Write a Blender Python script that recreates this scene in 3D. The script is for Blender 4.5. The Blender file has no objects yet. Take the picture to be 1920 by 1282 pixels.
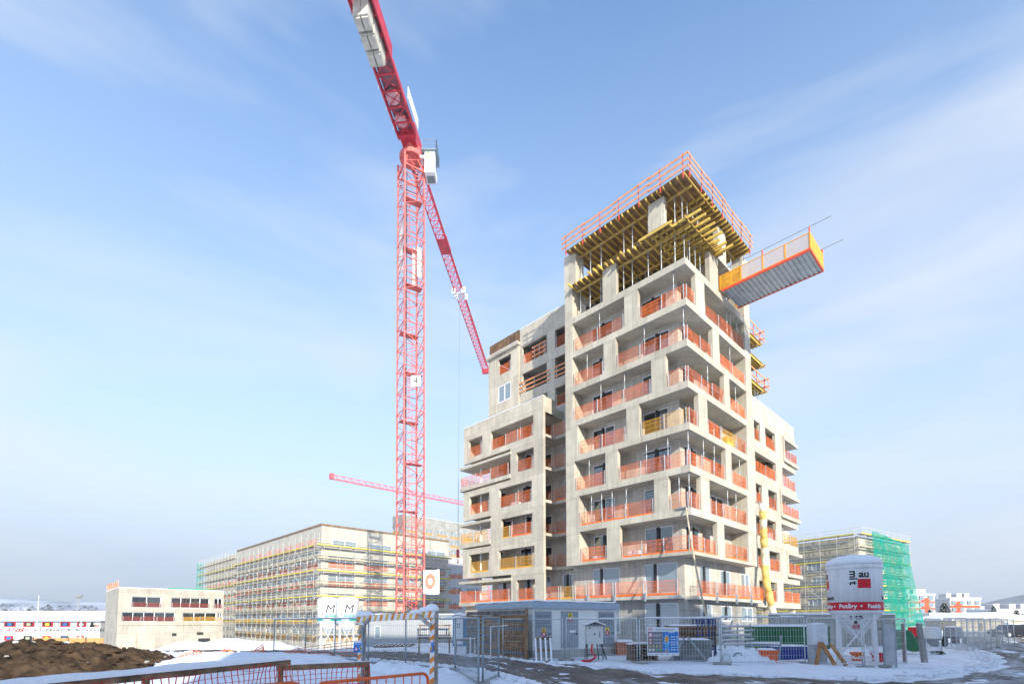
import bpy, bmesh, math, random
from mathutils import Vector, Matrix, noise
import numpy as np
R = math.radians
random.seed(7)
S = bpy.context.scene
COL = S.collection

# ------------------------------------------------------------------ camera, sky, sun, exposure
H = 1.9
cam = bpy.data.objects.new('camera', bpy.data.cameras.new('camera'))
COL.objects.link(cam)
cam.location = (0, 0, H)
cam.rotation_euler = (R(93.70), 0, 0)
cam.data.sensor_width = 36
cam.data.lens = 951.8/1920*36
cam.data.shift_y = (1100.8-641)/1920
cam.data.clip_start = .1
cam.data.clip_end = 6000
S.camera = cam
S.view_settings.view_transform = 'Standard'
S.view_settings.look = 'None'
S.view_settings.exposure = 1.0
S.view_settings.gamma = 1
SUN_AZ, SUN_EL = R(160), R(22)          # azimuth clockwise from +Y
w = bpy.data.worlds.new("World"); S.world = w
w.use_nodes = True
def world():
    nt = w.node_tree; N = nt.nodes; L = nt.links
    bg = N['Background']; bg.inputs['Strength'].default_value = 0.113
    sky = N.new('ShaderNodeTexSky'); sky.sky_type = 'NISHITA'; sky.sun_disc = False
    sky.sun_elevation = SUN_EL; sky.sun_rotation = SUN_AZ
    sky.air_density = 1.0; sky.dust_density = .6; sky.ozone_density = 2.2
    tc = N.new('ShaderNodeTexCoord')
    # thin cirrus: noise on the sky direction, stretched into streaks
    mp = N.new('ShaderNodeMapping'); mp.inputs['Rotation'].default_value = (0, R(-18), R(12)); mp.inputs['Scale'].default_value = (1.0, 1.2, 4.2)
    L.new(tc.outputs['Generated'], mp.inputs['Vector'])
    n1 = N.new('ShaderNodeTexNoise'); n1.inputs['Scale'].default_value = 1.6; n1.inputs['Detail'].default_value = 7; n1.inputs['Roughness'].default_value = .52; n1.inputs['Distortion'].default_value = .35
    L.new(mp.outputs[0], n1.inputs['Vector'])
    r1 = N.new('ShaderNodeMapRange'); r1.inputs['From Min'].default_value = .44; r1.inputs['From Max'].default_value = .78; r1.inputs['To Max'].default_value = .75
    L.new(n1.outputs['Fac'], r1.inputs['Value'])
    # thin milky veil low down
    sp = N.new('ShaderNodeSeparateXYZ'); L.new(tc.outputs['Generated'], sp.inputs[0])
    r2 = N.new('ShaderNodeMapRange'); r2.inputs['From Min'].default_value = .80; r2.inputs['From Max'].default_value = .10; r2.inputs['To Min'].default_value = .02; r2.inputs['To Max'].default_value = .97
    L.new(sp.outputs['Z'], r2.inputs['Value'])
    mx = N.new('ShaderNodeMix'); mx.data_type = 'RGBA'
    L.new(r2.outputs[0], mx.inputs['Factor'])
    
    vr = N.new('ShaderNodeValToRGB'); el = vr.color_ramp.elements
    el[0].position = 0; el[0].color = (.255, .30, .375, 1); el[1].position = .75; el[1].color = (.30, .37, .48, 1)
    for ps, cl in ((.10, (.275, .325, .40, 1)), (.22, (.33, .37, .435, 1)), (.40, (.315, .367, .45, 1))): q = el.new(ps); q.color = cl
    L.new(sp.outputs['Z'], vr.inputs[0])
    sc = N.new('ShaderNodeVectorMath'); sc.operation = 'SCALE'; sc.inputs['Scale'].default_value = 10; L.new(vr.outputs[0], sc.inputs[0]); L.new(sc.outputs[0], mx.inputs['B'])
    bl = N.new('ShaderNodeVectorMath'); bl.operation = 'MULTIPLY'; bl.inputs[1].default_value = (1.36, 1.53, 1.64); L.new(sky.outputs[0], bl.inputs[0]); L.new(bl.outputs[0], mx.inputs['A'])
    m2 = N.new('ShaderNodeMix'); m2.data_type = 'RGBA'; m2.inputs['B'].default_value = (3.9, 4.15, 4.5, 1); L.new(r1.outputs[0], m2.inputs['Factor']); L.new(mx.outputs['Result'], m2.inputs['A'])
    L.new(m2.outputs['Result'], bg.inputs['Color'])
world()
sl = bpy.data.lights.new('sun', 'SUN'); sl.energy = 3.5; sl.angle = R(.5); sl.color = (1, .925, .79)
so = bpy.data.objects.new('sun', sl); COL.objects.link(so)
sd = Vector((math.sin(SUN_AZ)*math.cos(SUN_EL), math.cos(SUN_AZ)*math.cos(SUN_EL), math.sin(SUN_EL)))
so.rotation_euler = sd.to_track_quat('Z', 'Y').to_euler(); so.location = (20, -40, 60)
S.cycles.max_bounces = 8; S.cycles.diffuse_bounces = 6; S.cycles.transparent_max_bounces = 24

# ------------------------------------------------------------------ materials
MATS = {}
def mat(name, col, rough=.7, metal=0, var=.12, scale=3., bump=0., bscale=30., streak=0., col2=None, spec=.4, emit=None, panels=None, vary=0):
    if name in MATS: return MATS[name]
    m = bpy.data.materials.new(name); MATS[name] = m; m.use_nodes = True
    nt = m.node_tree; N = nt.nodes; L = nt.links
    b = N['Principled BSDF']; b.inputs['Roughness'].default_value = rough; b.inputs['Metallic'].default_value = metal
    b.inputs['Specular IOR Level'].default_value = spec
    tc = N.new('ShaderNodeTexCoord')
    n = N.new('ShaderNodeTexNoise'); n.inputs['Scale'].default_value = scale; n.inputs['Detail'].default_value = 6; n.inputs['Roughness'].default_value = .62
    L.new(tc.outputs['Object'], n.inputs['Vector'])
    rmp = N.new('ShaderNodeValToRGB')
    c2 = col2 or tuple(max(0, c*(1-2.2*var)) for c in col)
    c1 = tuple(min(1, c*(1+var*.6)) for c in col)
    rmp.color_ramp.elements[0].color = (*c2, 1); rmp.color_ramp.elements[0].position = .30
    rmp.color_ramp.elements[1].color = (*c1, 1); rmp.color_ramp.elements[1].position = .62
    L.new(n.outputs['Fac'], rmp.inputs[0])
    out = rmp.outputs[0]
    if streak:
        mp = N.new('ShaderNodeMapping'); mp.inputs['Scale'].default_value = (5, 5, .35); L.new(tc.outputs['Object'], mp.inputs[0])
        n2 = N.new('ShaderNodeTexNoise'); n2.inputs['Scale'].default_value = 1.1; n2.inputs['Detail'].default_value = 5; L.new(mp.outputs[0], n2.inputs['Vector'])
        mr = N.new('ShaderNodeMapRange'); mr.inputs['From Min'].default_value = .35; mr.inputs['From Max'].default_value = .68
        mr.inputs['To Min'].default_value = 1-streak; mr.inputs['To Max'].default_value = 1.06; L.new(n2.outputs['Fac'], mr.inputs['Value'])
        mm = N.new('ShaderNodeMix'); mm.data_type = 'RGBA'; mm.blend_type = 'MULTIPLY'; mm.inputs['Factor'].default_value = 1
        L.new(out, mm.inputs['A']); L.new(mr.outputs[0], mm.inputs['B']); out = mm.outputs['Result']
    if panels: # shuttering panels: faint joints and a slightly different tone from pour to pour
        sp = N.new('ShaderNodeSeparateXYZ'); L.new(tc.outputs['Object'], sp.inputs[0])
        sm_ = N.new('ShaderNodeMath'); sm_.operation = 'ADD'; L.new(sp.outputs[0], sm_.inputs[0]); L.new(sp.outputs[1], sm_.inputs[1])
        cb = N.new('ShaderNodeCombineXYZ'); L.new(sm_.outputs[0], cb.inputs[0]); L.new(sp.outputs[2], cb.inputs[1])
        bt = N.new('ShaderNodeTexBrick'); bt.inputs['Scale'].default_value = 1; bt.inputs['Brick Width'].default_value = panels[0]; bt.inputs['Row Height'].default_value = panels[1]; bt.inputs['Mortar Size'].default_value = .018
        bt.inputs['Mortar Smooth'].default_value = .4; bt.inputs['Color1'].default_value = (1.04, 1.04, 1.03, 1); bt.inputs['Color2'].default_value = (.82, .815, .80, 1); bt.inputs['Mortar'].default_value = (.50, .48, .44, 1); L.new(cb.outputs[0], bt.inputs['Vector'])
        mm = N.new('ShaderNodeMix'); mm.data_type = 'RGBA'; mm.blend_type = 'MULTIPLY'; mm.inputs['Factor'].default_value = .8; L.new(out, mm.inputs['A']); L.new(bt.outputs['Color'], mm.inputs['B']); out = mm.outputs['Result']
        # rust and water runs: few, long, warm
        mp = N.new('ShaderNodeMapping'); mp.inputs['Scale'].default_value = (1.7, 1.7, .22); L.new(tc.outputs['Object'], mp.inputs[0])
        n4 = N.new('ShaderNodeTexNoise'); n4.inputs['Scale'].default_value = 1.3; n4.inputs['Detail'].default_value = 7; L.new(mp.outputs[0], n4.inputs['Vector'])
        mr = N.new('ShaderNodeMapRange'); mr.inputs['From Min'].default_value = .60; mr.inputs['From Max'].default_value = .74; mr.inputs['To Max'].default_value = .55; L.new(n4.outputs['Fac'], mr.inputs['Value'])
        mm = N.new('ShaderNodeMix'); mm.data_type = 'RGBA'; mm.blend_type = 'MULTIPLY'; mm.inputs['B'].default_value = (.74, .66, .50, 1); L.new(mr.outputs[0], mm.inputs['Factor']); L.new(out, mm.inputs['A']); out = mm.outputs['Result']
    if vary:
        oi = N.new('ShaderNodeObjectInfo'); mr = N.new('ShaderNodeMapRange'); mr.inputs['To Min'].default_value = 1-vary; mr.inputs['To Max'].default_value = 1+vary*.6; L.new(oi.outputs['Random'], mr.inputs['Value'])
        mm = N.new('ShaderNodeMix'); mm.data_type = 'RGBA'; mm.blend_type = 'MULTIPLY'; mm.inputs['Factor'].default_value = 1; L.new(out, mm.inputs['A']); L.new(mr.outputs[0], mm.inputs['B']); out = mm.outputs['Result']
    L.new(out, b.inputs['Base Color'])
    if bump:
        n3 = N.new('ShaderNodeTexNoise'); n3.inputs['Scale'].default_value = bscale; n3.inputs['Detail'].default_value = 8; L.new(tc.outputs['Object'], n3.inputs['Vector'])
        bp = N.new('ShaderNodeBump'); bp.inputs['Strength'].default_value = min(1, bump); bp.inputs['Distance'].default_value = .05; L.new(n3.outputs['Fac'], bp.inputs['Height']); L.new(bp.outputs[0], b.inputs['Normal'])
    if emit:
        b.inputs['Emission Color'].default_value = (*emit[0], 1); b.inputs['Emission Strength'].default_value = emit[1]
    return m
def glassmat(name, tint, refl=.3, trans=.5, rough=.03):
    m = bpy.data.materials.new(name); MATS[name] = m; m.use_nodes = True
    nt = m.node_tree; N = nt.nodes; L = nt.links
    N.remove(N['Principled BSDF']); o = N['Material Output']
    d = N.new('ShaderNodeBsdfDiffuse'); d.inputs[0].default_value = (*tint, 1)
    t = N.new('ShaderNodeBsdfTransparent'); t.inputs[0].default_value = (.75, .82, .82, 1)
    m1 = N.new('ShaderNodeMixShader'); m1.inputs[0].default_value = trans; L.new(d.outputs[0], m1.inputs[1]); L.new(t.outputs[0], m1.inputs[2])
    g = N.new('ShaderNodeBsdfGlossy'); g.inputs['Roughness'].default_value = rough; g.inputs[0].default_value = (.9, .95, 1, 1)
    lw = N.new('ShaderNodeFresnel'); lw.inputs['IOR'].default_value = 1.55
    ma = N.new('ShaderNodeMath'); ma.operation = 'ADD'; ma.use_clamp = True; ma.inputs[1].default_value = refl; L.new(lw.outputs[0], ma.inputs[0])
    m2 = N.new('ShaderNodeMixShader'); L.new(ma.outputs[0], m2.inputs[0]); L.new(m1.outputs[0], m2.inputs[1]); L.new(g.outputs[0], m2.inputs[2])
    L.new(m2.outputs[0], o.inputs['Surface'])
    return m
def netmat(name, col, alpha, sx=40):
    """woven net: a solid weave seen through its gaps (alpha), slightly translucent"""
    m = bpy.data.materials.new(name); MATS[name] = m; m.use_nodes = True
    nt = m.node_tree; N = nt.nodes; L = nt.links
    N.remove(N['Principled BSDF']); o = N['Material Output']
    d = N.new('ShaderNodeBsdfDiffuse'); d.inputs[0].default_value = (*col, 1)
    tl = N.new('ShaderNodeBsdfTranslucent'); tl.inputs[0].default_value = (*col, 1)
    m0 = N.new('ShaderNodeMixShader'); m0.inputs[0].default_value = .45; L.new(d.outputs[0], m0.inputs[1]); L.new(tl.outputs[0], m0.inputs[2])
    t = N.new('ShaderNodeBsdfTransparent')
    tc = N.new('ShaderNodeTexCoord'); n = N.new('ShaderNodeTexNoise'); n.inputs['Scale'].default_value = .8; n.inputs['Detail'].default_value = 6; L.new(tc.outputs['Object'], n.inputs['Vector'])
    mr = N.new('ShaderNodeMapRange'); mr.inputs['From Min'].default_value = .3; mr.inputs['From Max'].default_value = .7
    mr.inputs['To Min'].default_value = max(0, alpha-.25); mr.inputs['To Max'].default_value = min(1, alpha+.25); L.new(n.outputs['Fac'], mr.inputs['Value'])
    m1 = N.new('ShaderNodeMixShader'); L.new(mr.outputs[0], m1.inputs[0]); L.new(t.outputs[0], m1.inputs[1]); L.new(m0.outputs[0], m1.inputs[2])
    L.new(m1.outputs[0], o.inputs['Surface'])
    return m
CONC = mat('concrete', (.535, .492, .405), .85, var=.08, scale=.9, bump=.25, bscale=9, streak=.07, panels=(1.25, 3.0), vary=.07)
TAN = mat('concrete_tan', (.44, .41, .35), .85, var=.10, scale=.5, bump=.2, bscale=6, streak=.12, panels=(2.4, 3.0))
CONC2 = mat('concrete_inner', (.54, .51, .45), .85, var=.09, scale=1.1, bump=.2, bscale=8, streak=.14, panels=(1.2, 3.0), vary=.06)
CONC3 = mat('concrete_grey', (.38, .375, .355), .85, var=.14, scale=.6, bump=.25, bscale=7, streak=.2, panels=(1.5, 2.6))
MAR = mat('maroon_mesh', (.34, .07, .055), .6, var=.15)
SOFF = mat('concrete_soffit', (.34, .32, .28), .85, var=.12, scale=.7, bump=.1, bscale=6)
SNOW = mat('snow', (.80, .83, .88), .8, var=.05, scale=1.5, bump=.7, bscale=6)
SNOWC = mat('snow_cap', (.84, .86, .90), .8, var=.03, scale=4, bump=.4, bscale=14)
MUD = mat('mud', (.12, .095, .075), .75, var=.3, scale=1.6, bump=1, bscale=5, col2=(.035, .028, .022))
ORG = mat('orange_mesh', (.88, .21, .06), .5, var=.15, scale=1.2, vary=.3)
YEL = mat('yellow_mesh', (.70, .36, .04), .5, var=.08, scale=2)
TOE = mat('orange_board', (.80, .17, .03), .6, var=.08, scale=2)
GALV = mat('galvanised', (.62, .65, .66), .42, metal=.35, var=.1, scale=6)
GALVD = mat('galvanised_dull', (.30, .36, .39), .5, metal=.35, var=.12, scale=5)
WFR = mat('white_window_frame', (.72, .73, .78), .4, var=.03)
BLK = mat('black_steel', (.025, .027, .03), .5, var=.1)
GLS = glassmat('glass_clear', (.05, .06, .06), .10, .75)
GLF = glassmat('glass_bluish', (.26, .33, .36), .12, .18, .12)  # milky blue-grey pane, little seen through it
CRN = mat('crane_red', (.72, .165, .145), .5, var=.16, scale=1.4, streak=.15)
CRD = mat('crane_red_deep', (.58, .045, .07), .5, var=.16, scale=1.2)
WHT = mat('white_paint', (.80, .81, .82), .45, var=.04, scale=2)
TIM = mat('formwork_timber', (.55, .36, .10), .7, var=.25, scale=2.5, streak=.2)
TIMY = mat('formwork_yellow', (.68, .47, .10), .6, var=.15, scale=3)
PLY = mat('formwork_plywood', (.30, .19, .10), .7, var=.25, scale=1.2)
ORT = mat('guard_board_timber', (.72, .30, .14), .7, var=.15, scale=3)
RED = mat('guard_post_red', (.75, .10, .06), .5, var=.06)
GREY = mat('grey_paint', (.24, .29, .34), .55, var=.07, scale=1.5)
LGREY = mat('light_render', (.60, .62, .60), .7, var=.06, scale=1.5)
WOOD = mat('timber', (.30, .20, .12), .75, var=.3, scale=4, streak=.3)
SIGNB = mat('sign_blue', (.01, .17, .62), .5, var=.03)
SIGNG = mat('sign_grey', (.20, .19, .22), .5, var=.03)
REDP = mat('red_paint', (.62, .015, .03), .5, var=.03)
INK = mat('ink', (.015, .015, .02), .5, var=.05)

# ------------------------------------------------------------------ mesh builder
class MB:
    def __init__(s): s.v = []; s.f = []; s.m = []
    def add(s, vs, fs, m=0):
        o = len(s.v); s.v += [tuple(x) for x in vs]; s.f += [tuple(o+i for i in f) for f in fs]; s.m += [m]*len(fs)
    def box(s, x0, x1, y0, y1, z0, z1, m=0):
        if x1 < x0: x0, x1 = x1, x0
        if y1 < y0: y0, y1 = y1, y0
        if z1 < z0: z0, z1 = z1, z0
        s.add([(x0,y0,z0),(x1,y0,z0),(x1,y1,z0),(x0,y1,z0),(x0,y0,z1),(x1,y0,z1),(x1,y1,z1),(x0,y1,z1)],
              [(3,2,1,0),(4,5,6,7),(0,1,5,4),(1,2,6,5),(2,3,7,6),(3,0,4,7)], m)
    def beam(s, p, q, w, h=None, m=0, up=(0,0,1)):
        h = h or w; p = Vector(p); q = Vector(q); d = (q-p)
        if d.length < 1e-6: return
        d.normalize(); u = Vector(up)
        if abs(d.dot(u)) > .98: u = Vector((0,1,0)) if abs(d.y) < .9 else Vector((1,0,0))
        a = d.cross(u).normalized(); b = a.cross(d)
        a *= w/2; b *= h/2
        s.add([p-a-b, p+a-b, p+a+b, p-a+b, q-a-b, q+a-b, q+a+b, q-a+b],
              [(3,2,1,0),(4,5,6,7),(0,1,5,4),(1,2,6,5),(2,3,7,6),(3,0,4,7)], m)
    def tube(s, p, q, r, r2=None, n=8, m=0):
        r2 = r if r2 is None else r2; p = Vector(p); q = Vector(q); d = (q-p).normalized()
        u = Vector((0,0,1)) if abs(d.z) < .95 else Vector((1,0,0))
        a = d.cross(u).normalized(); b = d.cross(a)
        vs = []
        for c, rr in ((p, r), (q, r2)):
            for i in range(n):
                t = 2*math.pi*i/n; vs.append(c + a*math.cos(t)*rr + b*math.sin(t)*rr)
        fs = [(i, n+i, n+(i+1)%n, (i+1)%n) for i in range(n)] + [tuple(range(n)), tuple(range(2*n-1, n-1, -1))]
        s.add(vs, fs, m)
    def path(s, pts, r, n=8, m=0):
        for a, b in zip(pts, pts[1:]): s.tube(a, b, r, n=n, m=m)
    def lathe(s, prof, c=(0,0,0), n=32, m=0):
        vs = [(c[0]+r*math.cos(2*math.pi*i/n), c[1]+r*math.sin(2*math.pi*i/n), c[2]+z) for r, z in prof for i in range(n)]
        fs = []
        for k in range(len(prof)-1):
            for i in range(n): fs.append((k*n+i, k*n+(i+1)%n, (k+1)*n+(i+1)%n, (k+1)*n+i))
        if prof[0] != prof[-1]: fs.append(tuple(range(n-1, -1, -1))); fs.append(tuple((len(prof)-1)*n+i for i in range(n)))
        s.add(vs, fs, m)
    def prism(s, pts, off, m=0):
        """closed polygon pts (3-D, planar) pushed along off"""
        n = len(pts); off = Vector(off); P = [Vector(p) for p in pts]
        s.add(P+[p+off for p in P], [tuple(range(n-1,-1,-1)), tuple(range(n,2*n))]+[(i,(i+1)%n,n+(i+1)%n,n+i) for i in range(n)], m)
    def grid(s, fn, nu, nv, m=0):
        vs = [fn(i/nu, j/nv) for j in range(nv+1) for i in range(nu+1)]
        fs = [(j*(nu+1)+i, j*(nu+1)+i+1, (j+1)*(nu+1)+i+1, (j+1)*(nu+1)+i) for j in range(nv) for i in range(nu)]
        s.add(vs, fs, m)
    def build(s, name, mats, parent=None, smooth=False, loc=None):
        me = bpy.data.meshes.new(name); me.from_pydata(s.v, [], s.f)
        if not isinstance(mats, (list, tuple)): mats = [mats]
        for x in mats: me.materials.append(x)
        if len(mats) > 1: me.polygons.foreach_set('material_index', s.m)
        if smooth: me.polygons.foreach_set('use_smooth', [True]*len(s.f))
        me.update()
        o = bpy.data.objects.new(name, me); COL.objects.link(o)
        if parent: o.parent = parent
        if loc: o.location = loc
        return o
def tag(o, label=None, cat=None, group=None, kind=None):
    if label: o['label'] = label
    if cat: o['category'] = cat
    if group: o['group'] = group
    if kind: o['kind'] = kind
    return o
def empty(name, loc=(0,0,0), rz=0, label=None, cat=None, group=None):
    o = bpy.data.objects.new(name, None); COL.objects.link(o); o.location = loc; o.rotation_euler = (0,0,rz); o.empty_display_size = .2
    return tag(o, label, cat, group)
def copy_tree(o, parent=None):
    c = o.copy(); COL.objects.link(c); c.parent = parent
    for ch in o.children: copy_tree(ch, c)
    return c
def ordinal(i): return ['first','second','third','fourth','fifth','sixth','seventh','eighth','ninth','tenth','eleventh','twelfth','thirteenth','fourteenth','fifteenth','sixteenth','seventeenth','eighteenth','nineteenth','twentieth'][i]
def text(name, body, size, m, parent, M, ext=.01, shear=0, bold=0, align='CENTER', wrap=None, sx=1):
    cu = bpy.data.curves.new(name, 'FONT'); cu.body = body; cu.size = size; cu.extrude = ext; cu.shear = shear; cu.offset = bold
    cu.align_x = align; cu.align_y = 'CENTER'
    t = bpy.data.objects.new(name, cu); COL.objects.link(t)
    dg = bpy.context.evaluated_depsgraph_get()
    me = bpy.data.meshes.new_from_object(t.evaluated_get(dg)); bpy.data.objects.remove(t)
    if wrap: # bend round a cylinder of radius wrap; local x runs round it, z (after M) is up
        rad, a0, zc = wrap
        bm = bmesh.new(); bm.from_mesh(me); bmesh.ops.subdivide_edges(bm, edges=[e for e in bm.edges if e.calc_length() > .12], cuts=2); 
        for v in bm.verts:
            a = a0 + v.co.x*sx/rad; rr = rad + v.co.z + .004; v.co = Vector((rr*math.sin(a), -rr*math.cos(a), zc+v.co.y))
        bm.to_mesh(me); bm.free()
    else:
        me.transform(Matrix.Diagonal((sx,1,1,1))); me.transform(M)
    me.materials.clear(); me.materials.append(m)
    o = bpy.data.objects.new(name, me); COL.objects.link(o); o.parent = parent
    return o
def face_M(p, right, up=(0,0,1)):
    r = Vector(right).normalized(); u = Vector(up).normalized(); n = r.cross(u)
    return Matrix(((r.x,u.x,n.x,p[0]),(r.y,u.y,n.y,p[1]),(r.z,u.z,n.z,p[2]),(0,0,0,1)))
def sm(a, b, x):
    t = max(0, min(1, (x-a)/(b-a))); return t*t*(3-2*t)
YAW = R(44.12)
DR = Vector((math.cos(YAW), math.sin(YAW), 0)); DL = Vector((-math.sin(YAW), math.cos(YAW), 0))

# ------------------------------------------------------------------ ground, road, hills
def gh(x, y):
    z = -2.4*sm(-7, -18, x)*sm(30, 58, y)
    z += -.6*sm(120, 260, math.hypot(x, y))
    n = noise.noise(Vector((x*.35, y*.35, 0)))*.09 + noise.noise(Vector((x*1.3, y*1.3, 3)))*.055+abs(noise.noise(Vector((x*2.9, y*2.9, 8))))*.03
    return z + n*(1-.6*sm(60, 120, y))
FAR = [(-32,36.5),(-14,31.7),(-10.3,31.7),(-6.4,30.6),(-3.3,28.3),(-.7,25.8),(1,23.3),(4.2,19.9),(5.6,18.4),(9.2,16.6),(13,16.8),(19,20.5),(26,28),(40,46),(72,82)]
NEAR = [(-32,33),(-12.8,29),(-8.3,25.5),(-4.8,22.9),(-2.4,20.6),(-.5,18),(.6,15),(3.5,11.5),(6,9),(11,8.5),(16,9),(23,13),(31,21),(46,40),(80,77)]
def ground():
    def axis(lo, hi, st, far, g):
        a = list(np.arange(lo, hi+.01, st)); s = st; x = lo; l = []
        while x > -far: s *= g; x -= s; l.append(x)
        s = st; x = hi; r = []
        while x < far: s *= g; x += s; r.append(x)
        return l[::-1]+a+r
    xs = axis(-28, 34, .33, 3500, 1.16); ys = axis(5, 46, .33, 3500, 1.16)
    nx, ny = len(xs), len(ys)
    vs = []
    for y in ys:
        for x in xs:
            vs.append((x, y, gh(x, y)))
    fs = [(j*nx+i, j*nx+i+1, (j+1)*nx+i+1, (j+1)*nx+i) for j in range(ny-1) for i in range(nx-1)]
    mb = MB(); mb.v = vs; mb.f = fs; mb.m = [0]*len(fs)
    m = mat('snow_ground', (.78, .81, .86), .8, var=.06, scale=.5, bump=.8, bscale=3)
    # trodden and dirty patches where soil shows through the snow
    nt = m.node_tree; N = nt.nodes; L = nt.links; b = N['Principled BSDF']
    base = b.inputs['Base Color'].links[0].from_socket
    tc = N.new('ShaderNodeTexCoord'); n = N.new('ShaderNodeTexNoise'); n.inputs['Scale'].default_value = .55; n.inputs['Detail'].default_value = 9; n.inputs['Roughness'].default_value = .72
    L.new(tc.outputs['Object'], n.inputs['Vector'])
    mr = N.new('ShaderNodeMapRange'); mr.inputs['From Min'].default_value = .575; mr.inputs['From Max'].default_value = .68; L.new(n.outputs['Fac'], mr.inputs['Value'])
    mx = N.new('ShaderNodeMix'); mx.data_type = 'RGBA'; mx.inputs['B'].default_value = (.20, .17, .15, 1)
    mu = N.new('ShaderNodeMath'); mu.operation = 'MULTIPLY'; mu.inputs[1].default_value = .8; L.new(mr.outputs[0], mu.inputs[0])
    L.new(mu.outputs[0], mx.inputs['Factor']); L.new(base, mx.inputs['A']); L.new(mx.outputs['Result'], b.inputs['Base Color'])
    tag(mb.build('ground', m, smooth=True), kind='structure')
    # muddy site road with slush
    mb = MB(); n = 400; k = 34
    def ed(P, u):
        f = u*(len(P)-1); i = min(int(f), len(P)-2); f -= i
        def cr(a, b, c, d, t): return .5*((2*b)+(-a+c)*t+(2*a-5*b+4*c-d)*t*t+(-a+3*b-3*c+d)*t**3)
        g = [P[max(0, min(len(P)-1, i+j))] for j in (-1, 0, 1, 2)]
        return cr(*[q[0] for q in g], f), cr(*[q[1] for q in g], f)
    def fn(u, v):
        a = ed(FAR, u); b = ed(NEAR, u); x = a[0]+(b[0]-a[0])*v; y = a[1]+(b[1]-a[1])*v
        e = min(v, 1-v)*math.hypot(a[0]-b[0], a[1]-b[1])
        nn = noise.noise(Vector((x*.9, y*.9, 1)))*.10+noise.noise(Vector((x*2.6, y*2.6, 5)))*.06
        rut = .06*math.sin(v*26+noise.noise(Vector((x*.2, y*.2, 9)))*3)+.03*noise.noise(Vector((u*90, v*30, 2)))
        return (x, y, gh(x, y)-.12+.16*sm(0, .9, e)+nn*.7+rut*.6)
    mb.grid(fn, n, k); guv = [(i/n*150, j/k*7) for j in range(k+1) for i in range(n+1)]
    m = mat('mud_road', (.15, .125, .105), .7, var=.3, scale=.9, bump=1, bscale=2.5, col2=(.05, .042, .036))
    nt = m.node_tree; N = nt.nodes; L = nt.links; b = N['Principled BSDF']; base = b.inputs['Base Color'].links[0].from_socket
    tc = N.new('ShaderNodeTexCoord'); nn = N.new('ShaderNodeTexNoise'); nn.inputs['Scale'].default_value = .7; nn.inputs['Detail'].default_value = 8; nn.inputs['Roughness'].default_value = .72
    mpu = N.new('ShaderNodeMapping'); mpu.inputs['Scale'].default_value = (.22, 1.6, 1); L.new(tc.outputs['UV'], mpu.inputs[0]); L.new(mpu.outputs[0], nn.inputs['Vector'])
    sx = N.new('ShaderNodeSeparateXYZ'); L.new(tc.outputs['Object'], sx.inputs[0])
    mr2 = N.new('ShaderNodeMapRange'); mr2.inputs['From Min'].default_value = 3; mr2.inputs['From Max'].default_value = 16; mr2.inputs['To Min'].default_value = 0; mr2.inputs['To Max'].default_value = .11; L.new(sx.outputs[0], mr2.inputs['Value'])
    ad = N.new('ShaderNodeMath'); ad.operation = 'ADD'; L.new(nn.outputs['Fac'], ad.inputs[0]); L.new(mr2.outputs[0], ad.inputs[1])
    mr = N.new('ShaderNodeMapRange'); mr.inputs['From Min'].default_value = .55; mr.inputs['From Max'].default_value = .72; mr.inputs['To Max'].default_value = .85; L.new(ad.outputs[0], mr.inputs['Value'])
    mx = N.new('ShaderNodeMix'); mx.data_type = 'RGBA'; mx.inputs['B'].default_value = (.55, .58, .62, 1)
    L.new(mr.outputs[0], mx.inputs['Factor']); L.new(base, mx.inputs['A']); L.new(mx.outputs['Result'], b.inputs['Base Color'])
    ro = tag(mb.build('road', m, smooth=True), kind='structure'); uv = ro.data.uv_layers.new(name='along')
    for lp in ro.data.loops: uv.data[lp.index].uv = guv[lp.vertex_index]
    # ploughed lumps of snow along both road edges: nobody could count them
    mb = MB(); rnd = random.Random(3)
    def lump(x, y, r):
        c = Vector((x, y, gh(x, y)+r*.1)); o = len(mb.v); ico = []
        n = 7
        for j, (zz, q) in enumerate(((-.3, .8), (.25, .95), (.7, .55))):
            for i in range(n):
                t = 2*math.pi*i/n+j*.4; f = r*q*(1+rnd.uniform(-.3, .3))
                ico.append(c+Vector((math.cos(t)*f, math.sin(t)*f*.8, zz*r*.6)))
        ico.append(c+Vector((0, 0, r*.5)))
        fs = [(j*n+i, j*n+(i+1)%n, (j+1)*n+(i+1)%n, (j+1)*n+i) for j in range(2) for i in range(n)]+[(2*n+i, 2*n+(i+1)%n, 3*n) for i in range(n)]
        mb.add(ico, fs)
    for P, d in ((FAR, 1), (NEAR, -1)):
        for i in range(900):
            u = rnd.uniform(.02, .9); x, y = ed(P, u); g = abs(rnd.gauss(0, .5))
            if y < 12 and d < 0: continue
            x2, y2 = ed(P, min(1, u+.01)); t = Vector((x2-x, y2-y)); t.normalize(); nrm = Vector((-t.y, t.x))*d
            lump(x+nrm.x*(g-.15), y+nrm.y*(g-.15), rnd.uniform(.04, .2)*(1 if g < .6 else .6))
    tag(mb.build('loose_snow', SNOW, smooth=True), 'broken lumps of ploughed snow along the edges of the muddy road', 'snow', kind='stuff')
ground()
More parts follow.
